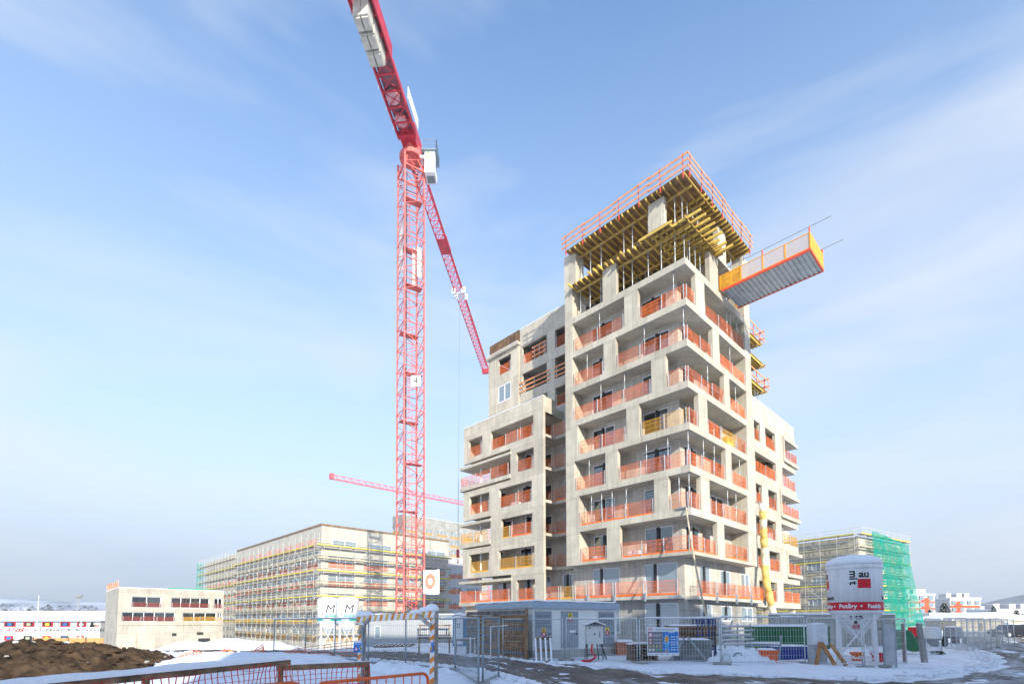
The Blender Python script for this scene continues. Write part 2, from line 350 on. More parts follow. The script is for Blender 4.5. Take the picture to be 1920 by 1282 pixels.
def hills():
    def ridge(name, x0, x1, y0, prof, m, depth=500):
        mb = MB()
        def fn(u, v):
            x = x0+(x1-x0)*u; y = y0+depth*v
            hgt = prof(x)*math.sin(min(1, v*1.0)*math.pi/2)
            return (x*(1+v*.3), y, -4+hgt*(1)+noise.noise(Vector((x*.01, y*.01, 0)))*5*v)
        mb.grid(fn, 160, 14)
        return tag(mb.build(name, m, smooth=True), kind='structure')
    m1 = mat('snowy_hill', (.55, .60, .68), .9, var=.25, scale=.012, col2=(.10, .13, .18))  # blue of the distance haze is mixed into this colour
    m2 = mat('wooded_hill', (.11, .135, .18), .9, var=.3, scale=.02)  # woodland tone with the bluish distance haze put into it
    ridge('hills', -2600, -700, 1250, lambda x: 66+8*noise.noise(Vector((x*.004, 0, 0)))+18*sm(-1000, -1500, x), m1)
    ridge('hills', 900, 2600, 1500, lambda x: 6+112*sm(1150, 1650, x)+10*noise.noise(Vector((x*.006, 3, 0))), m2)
hills()
# ------------------------------------------------------------------ the main apartment building
# local axes of the site: x runs along the right-hand facade, y along the left-hand facade, origin at the tower's street corner
CX, CY = 12.31, 34.50
def ZK(k): return 6.67+3*(k-2)
def W(t, s, z): return Vector((CX, CY, 0))+DR*t+DL*s+Vector((0, 0, z))
bld = empty('apartment_building', (CX, CY, 0), YAW, 'tall raw concrete apartment block under construction with orange mesh on every balcony', 'apartment building')
def P(ax, u, n, z): return (n, u, z) if ax == 'L' else (u, n, z)
def bx(mb, ax, u0, u1, n0, n1, z0, z1, m=0):
    if ax == 'L': mb.box(n0, n1, u0, u1, z0, z1, m)
    else: mb.box(u0, u1, n0, n1, z0, z1, m)
def holed(mb, ax, u0, u1, n0, n1, z0, z1, holes, m=0):
    """one connected wall with rectangular openings"""
    us = sorted({u0, u1, *[h[i] for h in holes for i in (0, 1) if u0 < h[i] < u1]}); zs = sorted({z0, z1, *[h[i] for h in holes for i in (2, 3) if z0 < h[i] < z1]})
    nu, nz = len(us)-1, len(zs)-1
    def solid(i, j):
        if not (0 <= i < nu and 0 <= j < nz): return False
        u = (us[i]+us[i+1])/2; z = (zs[j]+zs[j+1])/2
        return not any(h[0] < u < h[1] and h[2] < z < h[3] for h in holes)
    ix = {}; vs = []; fs = []
    def v(i, j, s):
        if (i, j, s) not in ix: ix[(i, j, s)] = len(vs); vs.append(P(ax, us[i], n1 if s else n0, zs[j]))
        return ix[(i, j, s)]
    for i in range(nu):
        for j in range(nz):
            if not solid(i, j): continue
            for s in (0, 1): fs.append((v(i,j,s), v(i+1,j,s), v(i+1,j+1,s), v(i,j+1,s)))
            for (di, dj), (p, q) in (((-1,0),((i,j),(i,j+1))), ((1,0),((i+1,j),(i+1,j+1))), ((0,-1),((i,j),(i+1,j))), ((0,1),((i,j+1),(i+1,j+1)))):
                if not solid(i+di, j+dj): fs.append((v(*p,0), v(*q,0), v(*q,1), v(*p,1)))
    mb.add(vs, fs, m)
def part_box(name, m, parent, *q):
    mb = MB(); mb.box(*q); return mb.build(name, m, parent)
def window(parent, ax, u0, u1, n, z0, z1, muls=(.5,), gm=GLS, t=.07, shutter=None):
    mb = MB()
    bx(mb, ax, u0, u0+t, n-.03, n+.06, z0, z1); bx(mb, ax, u1-t, u1, n-.03, n+.06, z0, z1)
    bx(mb, ax, u0+t, u1-t, n-.03, n+.06, z0, z0+t); bx(mb, ax, u0+t, u1-t, n-.03, n+.06, z1-t, z1)
    for q in muls: c = u0+(u1-u0)*q; bx(mb, ax, c-t*.6, c+t*.6, n-.025, n+.055, z0+t, z1-t)
    f = mb.build('window', WFR, parent)
    mb = MB(); bx(mb, ax, u0+t, u1-t, n+.01, n+.025, z0+t, z1-t); mb.build('pane', gm, f)
    if shutter is not None:
        mb = MB(); c = u0+(u1-u0)*shutter; bx(mb, ax, c-.11, c+.11, n-.10, n-.03, z0+.15, z1-.02); mb.build('open_sash', BLK, f)
    return f
def rail(parent, ax, u0, u1, n, z0, m=ORG, h=1.08, toe=True, wires=3, pitch=.10, w=.017, name='guardrail'):
    """mesh barrier clipped to the slab edge: vertical bars, wires, posts, toe board"""
    mb = MB(); rnd = random.Random(int(u0*97+z0*31+n*7)); L = u1-u0; c = max(1, round(L/2.2))
    for s in range(c):
        a = u0+L*s/c-(.06 if s else 0); e_ = u0+L*(s+1)/c; dz = rnd.uniform(-.05, .03); d0 = rnd.uniform(-.02, .02); d1 = rnd.uniform(-.07, .05); off = .012*(s % 2); tw = rnd.uniform(-.05, .05)
        k = max(2, int((e_-a)/pitch))
        def nn(u, f): return n+off+d0+(d1+tw*(u-a)/(e_-a))*f
        for i in range(k+1):
            u = a+.02+(e_-a-.04)*i/k; g = .02*math.sin(i*.7+s)
            lo, hi = nn(u, 0), nn(u, 1)+g
            q = [P(ax, u+sx*w/2, nb+sy*.007, zz) for nb, zz in ((lo, z0+.10+dz), (hi, z0+h+dz)) for sx, sy in ((-1,-1),(1,-1),(1,1),(-1,1))]
            mb.add(q, [(0,1,5,4),(1,2,6,5),(2,3,7,6),(3,0,4,7),(4,5,6,7)])
        for t in range(wires+1):
            f = t/wires; z = z0+.10+dz+(h-.10)*f; mb.beam(P(ax, a, nn(a, f)-.012, z), P(ax, e_, nn(e_, f)-.012, z), .008, .03 if t == wires else .018)
        if toe: mb.beam(P(ax, a, n-.02+off, z0+.075), P(ax, e_, n-.02+off, z0+.075+rnd.uniform(-.015, .015)), .018, .15, 1)
    for i in range(c+1):
        u = u0+.1+(L-.2)*i/c+(rnd.uniform(-.12, .12) if 0 < i < c else 0); ln = rnd.uniform(-.03, .03); mb.beam(P(ax, u, n-.06, z0-.12), P(ax, u+ln, n-.06, z0+h+.06), .045, .045, 2)
    return mb.build(name, [m, {ORG: TOE, YEL: YEL}.get(m, m), GALV], parent)
COLL = {8:(3.9,5.1),7:(5.95,7.1),6:(1.68,2.86),5:(3.95,5.06),4:(5.9,7.05),3:(1.67,2.8),2:(5.8,7.0),9:(5.83,7.12)}
PIERL = {2:9.7,3:9.75,4:10.2,5:9.8,6:10.3,7:10.3,8:10.27,9:10.27}
COLR = {8:(1.55,2.97),7:(4.2,5.35),6:(6.05,7.05),5:(1.56,2.97),4:(5.95,7.05),3:(1.63,3.0),2:(4.15,5.33),9:(3.96,5.47)}
PIERR = {2:10.0,3:10.05,4:10.25,5:10.3,6:10.5,7:10.5,8:10.5,9:10.5}
def tower():
    for k in range(3, 10): part_box('floor_slab', CONC, bld, 0, 11.7, 0, 11.1, ZK(k)-.5, ZK(k))
    part_box('floor_slab', CONC, bld, 0, 11.7, 0, 11.1, ZK(2)-.24, ZK(2))
    part_box('floor_slab', CONC, bld, 1.3, 11.0, 1.3, 11.1, ZK(10)-.22, ZK(10)); part_box('floor_slab', CONC, bld, 5.45, 11.0, 0, 1.297, ZK(10)-.22, ZK(10))
    for k in range(2, 10):
        z0, z1 = ZK(k), ZK(k+1)-(.5 if k < 9 else .30)
        a, b = COLL[k]; part_box('column', CONC, bld, .012, .36, a, b, z0, z1); part_box('pier', CONC, bld, .012, 1.4, PIERL[k], 11.1, z0, z1)
        a, b = COLR[k]; part_box('column', CONC, bld, a, b, .012, .36, z0, z1); part_box('pier', CONC, bld, PIERR[k], 11.7, .012, 1.4, z0, z1)
    part_box('column', CONC, bld, .012, .4, 1.57, 2.88, ZK(10)-.25, 33.25); part_box('column', CONC, bld, 5.66, 7.11, .012, .4, ZK(10)+.003, 33.25); part_box('column', CONC, bld, .012, 1.1, 9.87, 11.15, ZK(10)-.3, 33.5)
    part_box('column', CONC, bld, 10.4, 11.7, .012, .9, ZK(10)-.3, 33.2)
    for k in range(2, 9):
        z0, z1 = ZK(k), ZK(k+1)-.5
        va = (k*37 % 5)*.12
        HL = [(7.1+va*.5, 9.3, z0+.06, z0+2.22), (2.3-va*.4, 4.45, z0+.06, z0+2.22)]
        HR = [(2.0, 3.9+va*.5, z0+.06, z0+2.22), (6.2+va, 8.6, z0+.06, z0+2.22)]
        mb = MB(); holed(mb, 'L', 1.4, 11.1, 1.4, 1.62, z0, z1, HL); mb.build('recessed_wall', CONC2, bld); mb = MB(); holed(mb, 'R', 1.62, 11.7, 1.4, 1.62, z0, z1, HR); mb.build('recessed_wall', CONC2, bld)
        for q, h in enumerate(HL): window(bld, 'L', h[0], h[1], 1.45, h[2], h[3], (.5 if q else .42,), GLS, shutter=.52 if (k+q) % 2 else .44)
        for q, h in enumerate(HR): window(bld, 'R', h[0], h[1], 1.45, h[2], h[3], (.45,), GLS, shutter=.55 if q == 0 else None)
        a, b = COLL[k]; c, d = COLR[k]
        yl = YEL if k == 5 else ORG
        m1 = ORG
        rail(bld, 'L', b+.05, PIERL[k]-.03, .13, z0, m1, toe=k in (2, 3))
        rail(bld, 'L', .12, a-.05, .13, z0, yl, toe=k in (2,))
        rail(bld, 'R', .12, c-.05, .13, z0, ORG, toe=k in (2,))
        if k == 5:
            rail(bld, 'R', d+.05, d+2.4, .13, z0, ORG, toe=False); rail(bld, 'R', d+2.45, d+5.2, .13, z0, YEL, toe=False); rail(bld, 'R', d+5.25, PIERR[k]-.03, .13, z0, ORG, toe=False)
        else: rail(bld, 'R', d+.05, PIERR[k]-.03, .13, z0, ORG, toe=k in (2,))
    mb = MB(); mb.box(3.2, 11.0, 3.2, 11.1, 3.3, ZK(10)-.25); mb.build('light_blocker', mat('dark_interior', (.10, .095, .085), .9), bld)  # added dark box: stops light crossing the hollow storeys, rooms read as unlit
    # the two lowest storeys: set-back walls, thin balcony ledge
    HL1 = [(6.66, 9.28, 3.87, 6.12), (1.72, 4.45, 3.87, 6.12), (10.9, 13.0, 3.87, 6.0), (14.6, 15.6, 3.87, 6.0)]
    HL0 = [(1.72, 4.45, .9, 3.17), (6.7, 8.9, .9, 3.15)]
    mb = MB(); holed(mb, 'L', 1.42, 11.3, 1.2, 1.42, 3.67, 6.43, HL1[:2]); mb.build('recessed_wall', CONC2, bld); mb = MB(); holed(mb, 'L', 11.3, 16.6, 2.0, 2.2, 3.67, 6.43, [(11.5, 13.2, 3.87, 6.0), (14.6, 15.6, 3.87, 6.0)]); mb.build('recessed_wall', CONC2, bld); mb = MB()
    HR1 = [(3.6, 5.4, 3.85, 5.98), (7.2, 9.12, 3.85, 5.9), (11.3, 13.1, 3.85, 5.88)]
    HR0 = [(3.57, 5.62, 1.85, 3.1), (7.24, 9.26, 1.82, 3.05), (11.2, 13.7, 1.8, 3.03)]
    holed(mb, 'R', 1.2, 14.5, 1.2, 1.42, 3.67, 6.43, HR1)
    mb.build('recessed_wall', CONC2, bld)
    mb = MB(); holed(mb, 'L', 1.42, 16.6, 1.2, 1.42, -.6, 3.42, HL0); mb.build('ground_floor_wall', CONC3, bld); mb = MB(); holed(mb, 'R', 1.2, 14.5, 1.2, 1.42, -.6, 3.42, HR0); mb.build('ground_floor_wall', CONC3, bld)
    part_box('floor_slab', CONC2, bld, 1.2, 14.5, 1.2, 16.6, 3.42, 3.67)
    for h in HL1[:2]+[(11.5, 13.2, 3.87, 6.0), (14.6, 15.6, 3.87, 6.0)]: window(bld, 'L', h[0], h[1], 1.25 if h[0] < 10 else 2.05, h[2], h[3], (.6,), GLF, shutter=.66 if h[1]-h[0] > 1.5 else None)
    for h in HL0: window(bld, 'L', h[0], h[1], 1.25, h[2], h[3], (.62,), GLF, shutter=.6)
    for h in HR1+HR0: window(bld, 'R', h[0], h[1], 1.25, h[2], h[3], (.5,), GLF, shutter=.42 if h[0] < 10 else None)
    part_box('balcony_ledge', CONC2, bld, .45, 1.197, 1.2, 16.6, 3.45, 3.70); part_box('balcony_ledge', CONC2, bld, 1.5, 14.4, .45, 1.197, 3.40, 3.64)
    for a, b in ((1.25, 3.9), (3.95, 6.6), (6.65, 9.2), (9.25, 10.6)): rail(bld, 'L', a, b, .46, 3.72, ORG)
    rail(bld, 'L', 10.65, 12.2, .46, 3.72, YEL); rail(bld, 'L', 12.25, 16.4, .46, 3.72, ORG)
    for a, b in ((1.6, 4.6), (4.65, 8.2), (8.25, 11.2), (11.25, 14.3)): rail(bld, 'R', a, b, .46, 3.66, ORG)
    for s in (3.9, 6.6, 9.2): part_box('ledge_clamp', GREY, bld, .30, .44, s-.05, s+.05, 3.3, 3.9)
    for t in (4.6, 8.2, 11.2, 14.3): part_box('ledge_clamp', GREY, bld, t-.05, t+.05, .30, .44, 3.2, 3.95)
tower()
def left_wing():
    mb = MB(); E0 = 25.0
    openA = {6:[(22.0,24.2),(14.9,20.75)], 4:[(20.9,24.05),(15.1,19.5)], 2:[(20.9,24.0),(14.8,19.55)]}
    openB = {5:(17.15,14.85,17.9), 3:(19.2,15.05,20.7), 1:(17.1,14.75,17.8)}
    for k in range(1, 7):
        z0 = ZK(k)
        if k in openA:
            mb = MB(); holed(mb, 'L', 13.7, E0, 0, .3, z0-.5 if k > 1 else z0, z0+2.5 if k < 6 else z0+3.35, [(a, b, z0+.03, z0+1.92) for a, b in openA[k]]); mb.build('facade_wall', CONC, bld)
            part_box('end_wall', CONC, bld, .3, 2.2, 24.7, E0, z0-.2, z0+2.5)                               # end wall
            part_box('floor_slab', CONC, bld, .3, 3, 13.8, 24.7, z0-.25, z0)                                   # slab
        else:
            b1, a1, b2 = openB[k]
            mb = MB(); holed(mb, 'L', 13.7, b2, 0, .3, z0-.5, z0+2.5, [(a1, b1, z0+.03, z0+1.92)]); mb.build('facade_wall', CONC, bld)
            part_box('balcony_slab', CONC, bld, -.12, 3, b2, 25.5, z0-.32, z0-.02); part_box('balcony_kerb', CONC, bld, -.12, .1, b2, 25.5, z0-.02, z0+.06)   # projecting balcony
            part_box('balcony_lip', CONC, bld, -.12, 2.6, b2-.12, 25.5, z0+1.95, z0+2.2)                          # lip above the open balcony
            part_box('floor_slab', CONC, bld, .3, 3, 13.8, b2, z0-.25, z0)
    part_box('parapet', CONC, bld, .3, 3.2, 13.8, 25, ZK(7)-1.05, ZK(7)-.3)
    part_box('parapet', CONC, bld, .3, 1.7, 13.7, 14.0, ZK(6)+1.95, ZK(7)+.35)
    mb = MB(); mb.box(-.03, .34, 13.68, 25.02, ZK(7)+.35, ZK(7)+.41); mb.box(.3, 2.9, 13.8, 24.95, ZK(7)-.3, ZK(7)-.18)
    mb.build('snow_on_wing', SNOWC, bld)
    for k in range(1, 7):
        z0 = ZK(k); e = 24.7 if k in openA else 22.2
        ds = [(15.6, 17.9), (20.2, 21.6)] if k in openA else [(16.4, 17.6), (19.4, 21.4)]
        if k == 2: ds = [(15.3, 18.2), (20.6, 21.8)]
        HS = [(a, b, z0+.06, z0+2.1) for a, b in ds]
        mb = MB(); holed(mb, 'L', 16.6, e, 1.6, 1.8, z0, z0+2.72, HS); mb.build('recessed_wall', CONC2, bld); part_box('cross_wall', CONC2, bld, 1.803, 3, e-.2, e, z0, z0+2.7); part_box('cross_wall', CONC2, bld, 1.603, 3, 16.4, 16.597, z0, z0+2.7)
        for a, b in ds: window(bld, 'L', max(a, 16.65), b, 1.64, z0+.06, z0+2.1, (.5,), GLF if k == 1 else GLS, shutter=.5)
        if k in openA:
            (a, b), (c, d) = openA[k]; m = YEL if k == 2 else ORG
            rail(bld, 'L', a+.03, b-.03, .12, z0+.03, m, toe=k == 2); rail(bld, 'L', c+.03, d-.03, .12, z0+.03, m, toe=k == 2)
        else:
            b1, a1, b2 = openB[k]
            if k == 3: rail(bld, 'L', a1+.03, a1+2.9, .12, z0+.03, ORG, toe=True); rail(bld, 'L', a1+2.9, b1-.03, .12, z0+.03, YEL)
            else: rail(bld, 'L', a1+.03, b1-.03, .12, z0+.03, ORG, toe=k == 1)
            m = YEL if k == 3 else ORG
            rail(bld, 'L', b2+.1, 25.4, -.05, z0+.06, m, toe=k == 1); rail(bld, 'R', -.05, 2.4, 25.42, z0+.06, m, toe=False)
        mb = MB(); mb.tube((.9, 23.2, z0), (.9, 23.2, z0+2.75), .1, n=10); mb.build('downpipe', WHT, bld)
    part_box('pier', CONC, bld, .3, 1.2, 23.6, 24.9, -1.6, 2.2); part_box('ground_floor_beam', CONC, bld, .3, .6, 13.7, 24.9, 2.2, 3.25); part_box('ground_floor_wall', CONC, bld, 1.8, 3, 16.6, 24.9, -1.6, 3.4)
    # loggias between wing and tower
    for k in range(2, 7): part_box('loggia_slab', CONC, bld, 1.6, 3, 11.1, 16.6, ZK(k)-.27, ZK(k))
    HS = []
    for k in range(2, 7):
        HS += [(15.35, 16.3, ZK(k)+.05, ZK(k)+2.2), (12.4, 13.8, ZK(k)+.05, ZK(k)+2.2)]
        rail(bld, 'L', 11.15, 16.5, 1.68, ZK(k), ORG, toe=k in (3, 4))
    mb = MB(); holed(mb, 'L', 11.1, 16.6, 3.0, 3.2, 3.67, ZK(7)+.4, HS); mb.build('loggia_wall', CONC2, bld)
    for h in HS: window(bld, 'L', h[0], h[1], 3.04, h[2], h[3], (), GLS if h[0] > 14 else GLF)
left_wing()
def rear_block():
    z = {k: ZK(k) for k in range(6, 11)}
    mb = MB()
    # bay with the brown formwork on top
    holed(mb, 'L', 19.65, 24.3, 2.85, 3.1, 18, 30.55, [(20.8, 22.75, 28.0, 29.75), (20.8, 22.75, 24.95, 26.75)]); mb.build('rear_block_wall', CONC, bld); mb = MB()
    part_box('roof_ledge', CONC, bld, 2.6, 3.1, 19.55, 24.5, 30.2, 30.5)
    holed(mb, 'L', 11.1, 19.6, 3.0, 3.25, ZK(7)+.4, 31.8, [(15.9, 19.3, 27.95, 29.85), (15.9, 19.3, 24.95, 27.0), (15.9, 19.3, 22.0, 24.0), (11.2, 14.85, 27.95, 29.8), (11.2, 14.85, 24.95, 27.0), (11.2, 14.85, 22.2, 24.05)])
    mb.build('rear_block_wall', CONC, bld)
    for zz in (27.67, 24.67, 21.67): part_box('floor_slab', CONC2, bld, 3.253, 9, 11.1, 24.04, zz-.25, zz)
    part_box('rear_block_wall', CONC, bld, 3.103, 16, 24.05, 24.3, 15, 30.197); part_box('roof_slab', CONC3, bld, 3.253, 16, 11.3, 24.04, 30.25, 30.5)
    part_box('light_blocker', MATS['dark_interior'], bld, 9.003, 16, 11.1, 24, 3.3, 30.2); part_box('cross_wall', CONC2, bld, 3.3, 9, 19.5, 19.7, 15, 30.2)  # same added dark filling, blocks light behind the rear openings
    mb = MB(); mb.box(3.0, 3.15, 19.7, 24.3, 30.5, 31.9); mb.build('formwork_panel', mat('rusty_formwork', (.22, .13, .07), .8, var=.3, scale=1.5, streak=.4), bld)
    mb = MB(); mb.box(2.98, 3.28, 11.1, 19.6, 31.8, 31.86); mb.box(2.58, 2.98, 19.6, 24.5, 30.5, 30.55); mb.build('snow_on_rear_block', SNOWC, bld)
    window(bld, 'L', 20.8, 22.75, 2.88, 24.95, 26.75, (.5,), GLF, t=.1)
    rail(bld, 'L', 20.85, 22.7, 2.95, 27.98, ORG, toe=False); rail(bld, 'L', 15.95, 19.25, 3.1, 27.96, ORG, toe=False); rail(bld, 'L', 11.2, 14.8, 3.1, 27.96, ORG, toe=False); rail(bld, 'L', 11.2, 14.8, 3.1, 22.2, ORG)
    for u0, u1, zz in ((15.4, 19.7, 25.0), (11.2, 14.9, 25.0), (15.9, 17.8, 28.1)):
        mb = MB()
        for h in (.15, .6, 1.05): mb.box(2.9, 2.94, u0, u1, zz+h-.07, zz+h+.07)
        for u in (u0+.3, (u0+u1)/2, u1-.3): mb.box(2.94, 2.99, u-.03, u+.03, zz-.2, zz+1.15, 1)
        mb.build('board_guardrail', [ORT, GALV], bld)
rear_block()
def right_wing():
    o = 1.25
    H = {6:[(12.5,13.9),(15.35,16.85),(18.2,20.95)], 5:[(12.5,13.9),(15.4,20.9)], 4:[(15.4,16.9),(18.5,20.92)], 3:[(12.5,14),(15.3,20.3)], 2:[(12.5,14),(15.35,16.9),(18.3,21.1)], 1:[(15.5,20.1)]}
    C = {6:23.3, 5:22.7, 4:21.95, 3:21.87, 2:23.3, 1:21.85}
    END = {6:27.6, 5:26.9, 4:27.6, 3:26.9, 2:27.7, 1:27}
    for k in range(1, 7):
        z0 = ZK(k); c, e = C[k], END[k]; top = z0+2.45 if k < 6 else z0+2.8
        mb = MB(); holed(mb, 'R', 11.7 if k > 1 else 14.5, c, o, o+.3, z0-.55, top, [(a, b, z0+.02, z0+1.88) for a, b in H[k]]); mb.build('facade_wall', CONC, bld)
        part_box('balcony_slab', CONC, bld, c, e, o-(.12 if e > 27.2 else 0), o+3.2, z0-.55 if e < 27.2 else z0-.35, z0)
        part_box('balcony_lip', CONC, bld, c+.003, min(e, 27.0), o+.003, o+3.2, z0+1.953, top-.003)
        if e > 27.2: part_box('balcony_frame', CONC, bld, c-.25, c, o-.13, o+.01, z0-.3, z0+1.947); part_box('balcony_frame', CONC, bld, c-.25, e, o-.13, o+3.2, z0+1.95, z0+2.25)
        part_box('floor_slab', CONC, bld, 11.7, c, o+.3, o+2.8, z0-.25, z0)
    part_box('parapet', CONC, bld, 11.7, 26.7, o, o+.35, ZK(7)-.197, ZK(7)+1.0); part_box('parapet', CONC, bld, 26.4, 26.7, o+.353, o+6, ZK(7)-.7, ZK(7)+1.0); part_box('roof_slab', CONC, bld, 11.7, 26.39, o+.353, o+10, ZK(7)-.5, ZK(7)-.25)
    part_box('column', CONC, bld, 18.6, 19.4, o+.4, o+.9, -.5, 3.1); part_box('column', CONC, bld, 26, 26.6, o+.4, o+.9, -.5, 3.1)
    mb = MB(); holed(mb, 'R', 11.7, 22.4, o+2.2, o+2.4, 3.67, ZK(7)-.5, [(t, t+1.9, ZK(k)+.06, ZK(k)+2.1) for k in range(1, 7) for t in (12.6, 16.0, 19.4)]); mb.build('recessed_wall', CONC2, bld); part_box('cross_wall', CONC2, bld, 22.2, 22.4, o+2.403, o+9, 3.67, ZK(7)-.503)
    mb = MB(); holed(mb, 'R', 14.5, 18.0, o+1.6, o+1.8, -.6, 3.1, [(14.9, 16.3, .6, 2.5), (16.8, 17.8, .6, 2.5)]); part_box('cross_wall', CONC2, bld, 17.8, 18, o+1.803, o+6, -.6, 3.1)
    mb.build('recessed_wall', CONC2, bld)
    for k in range(1, 7):
        for t in (16.0, 19.4): window(bld, 'R', t, t+1.9, o+2.24, ZK(k)+.06, ZK(k)+2.1, (.5,), GLS)
    for a, b in ((14.9, 16.3), (16.8, 17.8)): window(bld, 'R', a, b, o+1.64, .6, 2.5, (.5,), GLF)
    for k in range(1, 7):
        z0 = ZK(k)
        for a, b in H[k]: rail(bld, 'R', a+.02, b-.02, o+.1, z0+.02, ORG, toe=k in (6, 4, 1))
        m = YEL if k == 3 else ORG
        rail(bld, 'R', C[k]+.05, END[k]-.1, o+.05, z0, m, toe=k in (4, 1)); rail(bld, 'L', o+.1, o+3, END[k]-.12, z0, m, toe=False)
    mb = MB(); mb.box(11.7, 26.72, o-.02, o+.37, ZK(7)+1.0, ZK(7)+1.05); mb.build('snow_on_wing', SNOWC, bld)
right_wing()

# ------------------------------------------------------------------ steel props on the balconies (each a thing)
def make_prop(h, label, r=.036):
    e = empty('steel_prop', (0,0,0), 0, label, 'prop')
    mb = MB(); mb.tube((0,0,.012), (0,0,h*.58), r); mb.build('outer_tube', GALV, e, True)
    mb = MB(); mb.tube((0,0,h*.58), (0,0,h-.012), r*.78); mb.build('inner_tube', GALV, e, True)
    mb = MB(); mb.box(-.075,.075,-.075,.075,0,.012); mb.box(-.075,.075,-.075,.075,h-.012,h); mb.build('end_plates', GALVD, e)
    mb = MB(); mb.tube((0,0,h*.555), (0,0,h*.60), r*1.5); mb.tube((-.11,0,h*.585), (.11,0,h*.585), .012, n=6); mb.build('collar', GALVD, e)
    return e
PROPS = {}
def prop(key, where, ax, u, n, z0, h):
    if h not in PROPS:
        o = make_prop(h, ''); PROPS[h] = o
    else: o = copy_tree(PROPS[h])
    t, s = (n, u) if ax == 'L' else (u, n)
    o.location = W(t, s, z0); o.rotation_euler = (0, 0, random.uniform(0, 3))
    o['_k'] = key; o['_w'] = where; o['_u'] = u if ax == 'R' else -u
    return o
plist = []
for k_, (ax, u, n, k, q, lab) in enumerate((('L', 4.6, .55, 2, (.9,.5,.55), 'white pack of insulation boards on the lowest recessed balcony, left facade'), ('L', 8.0, .6, 2, (.8,.5,.45), 'small white insulation pack behind the mesh of the narrow lowest balcony'), ('R', 6.6, .6, 5, (1.1,.5,.7), 'yellow-wrapped pack standing on the corner balcony with yellow mesh'), ('L', 17.6, .6, 4, (.9,.5,.5), 'pale pack of blocks on a balcony of the low left wing'))):
    t, s = (n, u) if ax == 'L' else (u, n); o_ = empty('material_pack', W(t, s, ZK(k)), YAW+(math.pi/2 if ax == 'L' else 0), lab, 'pack')
    mb = MB(); mb.box(0, q[0], -q[1], 0, .1, q[2]); mb.build('wrapped_pack', WHT if k_ != 2 else TIMY, o_); mb = MB(); mb.box(-.03, q[0]+.03, -q[1]-.02, .02, 0, .097); mb.build('pallet_base', WOOD, o_)
floorname = {9:'top open deck', 8:'eighth floor', 7:'seventh floor', 6:'sixth floor', 5:'fifth floor', 4:'fourth floor', 3:'third floor', 2:'second floor', 1:'first floor'}
TP = {8: {'L':[7.6,1.05], 'R':[7.4,8.1,9.3]}, 7: {'L':[8.9,3.5,.35], 'R':[7.8]}, 6: {'L':[7.55,5.3], 'R':[3.6,8.7]}, 5: {'L':[], 'R':[]},
      4: {'L':[8.8,3.5,1.75], 'R':[.25,2.6,4.4,9.1]}, 3: {'L':[8.6,7.6,6.6,5.3,.95], 'R':[.25,6.6,8.2]}, 2: {'L':[], 'R':[]}}
for k in TP:
    for ax in 'LR':
        for u in TP[k][ax]: plist.append(prop(f'{k}{ax}', f'on the {floorname[k-1]} tower balcony, {"left" if ax == "L" else "right"} facade', ax, u, .22, ZK(k), 2.5))
for k, u in ((6, 17.0), (3, 18.1), (3, 16.3), (3, 23.4), (4, 17.3)): plist.append(prop(f'{k}W', f'on the {floorname[k]} of the low left wing', 'L', u, .45, ZK(k), 2.0 if k != 3 or u < 20 else 1.97))
for k in (2, 3, 4, 5): plist.append(prop(f'{k}G', f'in the {floorname[k]} loggia beside the tower', 'L', 12.0, 2.0, ZK(k), 2.73))
for k, u in ((6, 19.3), (3, 18.4), (4, 23.6), (4, 24.6), (3, 23.6), (6, 26.9)): plist.append(prop(f'{k}X', f'on the {floorname[k]} of the right wing', 'R', u, 1.7, ZK(k), 1.95))
# ------------------------------------------------------------------ formwork decks on top of the tower
def deck(name, label, z, s0, s1, t0, t1, girders_L, girders_R, splitline, corner=2.2, over=(0, .0)):
    """plywood on timber beams on girders; beams run across the facade they face"""
    e = empty(name, (CX, CY, 0), YAW, label, 'formwork')
    mb = MB(); mb.box(t0, t1, s0, s1, z, z+.027); mb.build('plywood', PLY, e)
    i = 0
    u = corner+.2
    while u < s1-.1:                     # beams seen on the left facade run inwards
        mb = MB(); o = random.uniform(*over); mb.box(t0-o, 4.4, u-.04, u+.04, z-.20, z-.003)
        mb.build('formwork_beam', TIMY if i % 3 else TIM, e); u += .52; i += 1
    u = corner+.2
    while u < t1-.1:
        mb = MB(); o = random.uniform(*over); mb.box(u-.04, u+.04, s0-o, corner+1.2 if u > 4.5 else corner, z-.20, z-.003)
        mb.build('formwork_beam', TIMY if i % 3 else TIM, e); u += .52; i += 1
    for g in girders_L:
        mb = MB(); mb.box(g-.04, g+.04, s0+.3, s1-.15, z-.40, z-.203); mb.build('girder', TIM, e)
    for g in girders_R:
        mb = MB(); mb.box(4.5, t1-.15, g-.04, g+.04, z-.40, z-.203); mb.build('girder', TIM, e)
    for u in (s0+.25, s0+.8, s0+1.35, s0+1.9, s0+2.4):
        mb = MB(); mb.box(t0-random.uniform(*over), 4.4, u-.04, u+.04, z-.20, z-.003); mb.build('formwork_beam', TIM, e)
    return e
d1 = deck('formwork_deck', 'large flat timber formwork deck crowning the tower, orange guardrail round its edge', 33.42, -.62, 10.5, -.62, 10.75, (.55, 2.6), (.6, 2.6), 0, 2.0)
d2 = deck('formwork_deck', 'lower timber formwork deck with loose beam ends sticking out below the crowning deck', 30.40, -.5, 10.25, -.25, 5.4, (.45, 2.4), (.5,), 0, 1.6, (.05, .55))
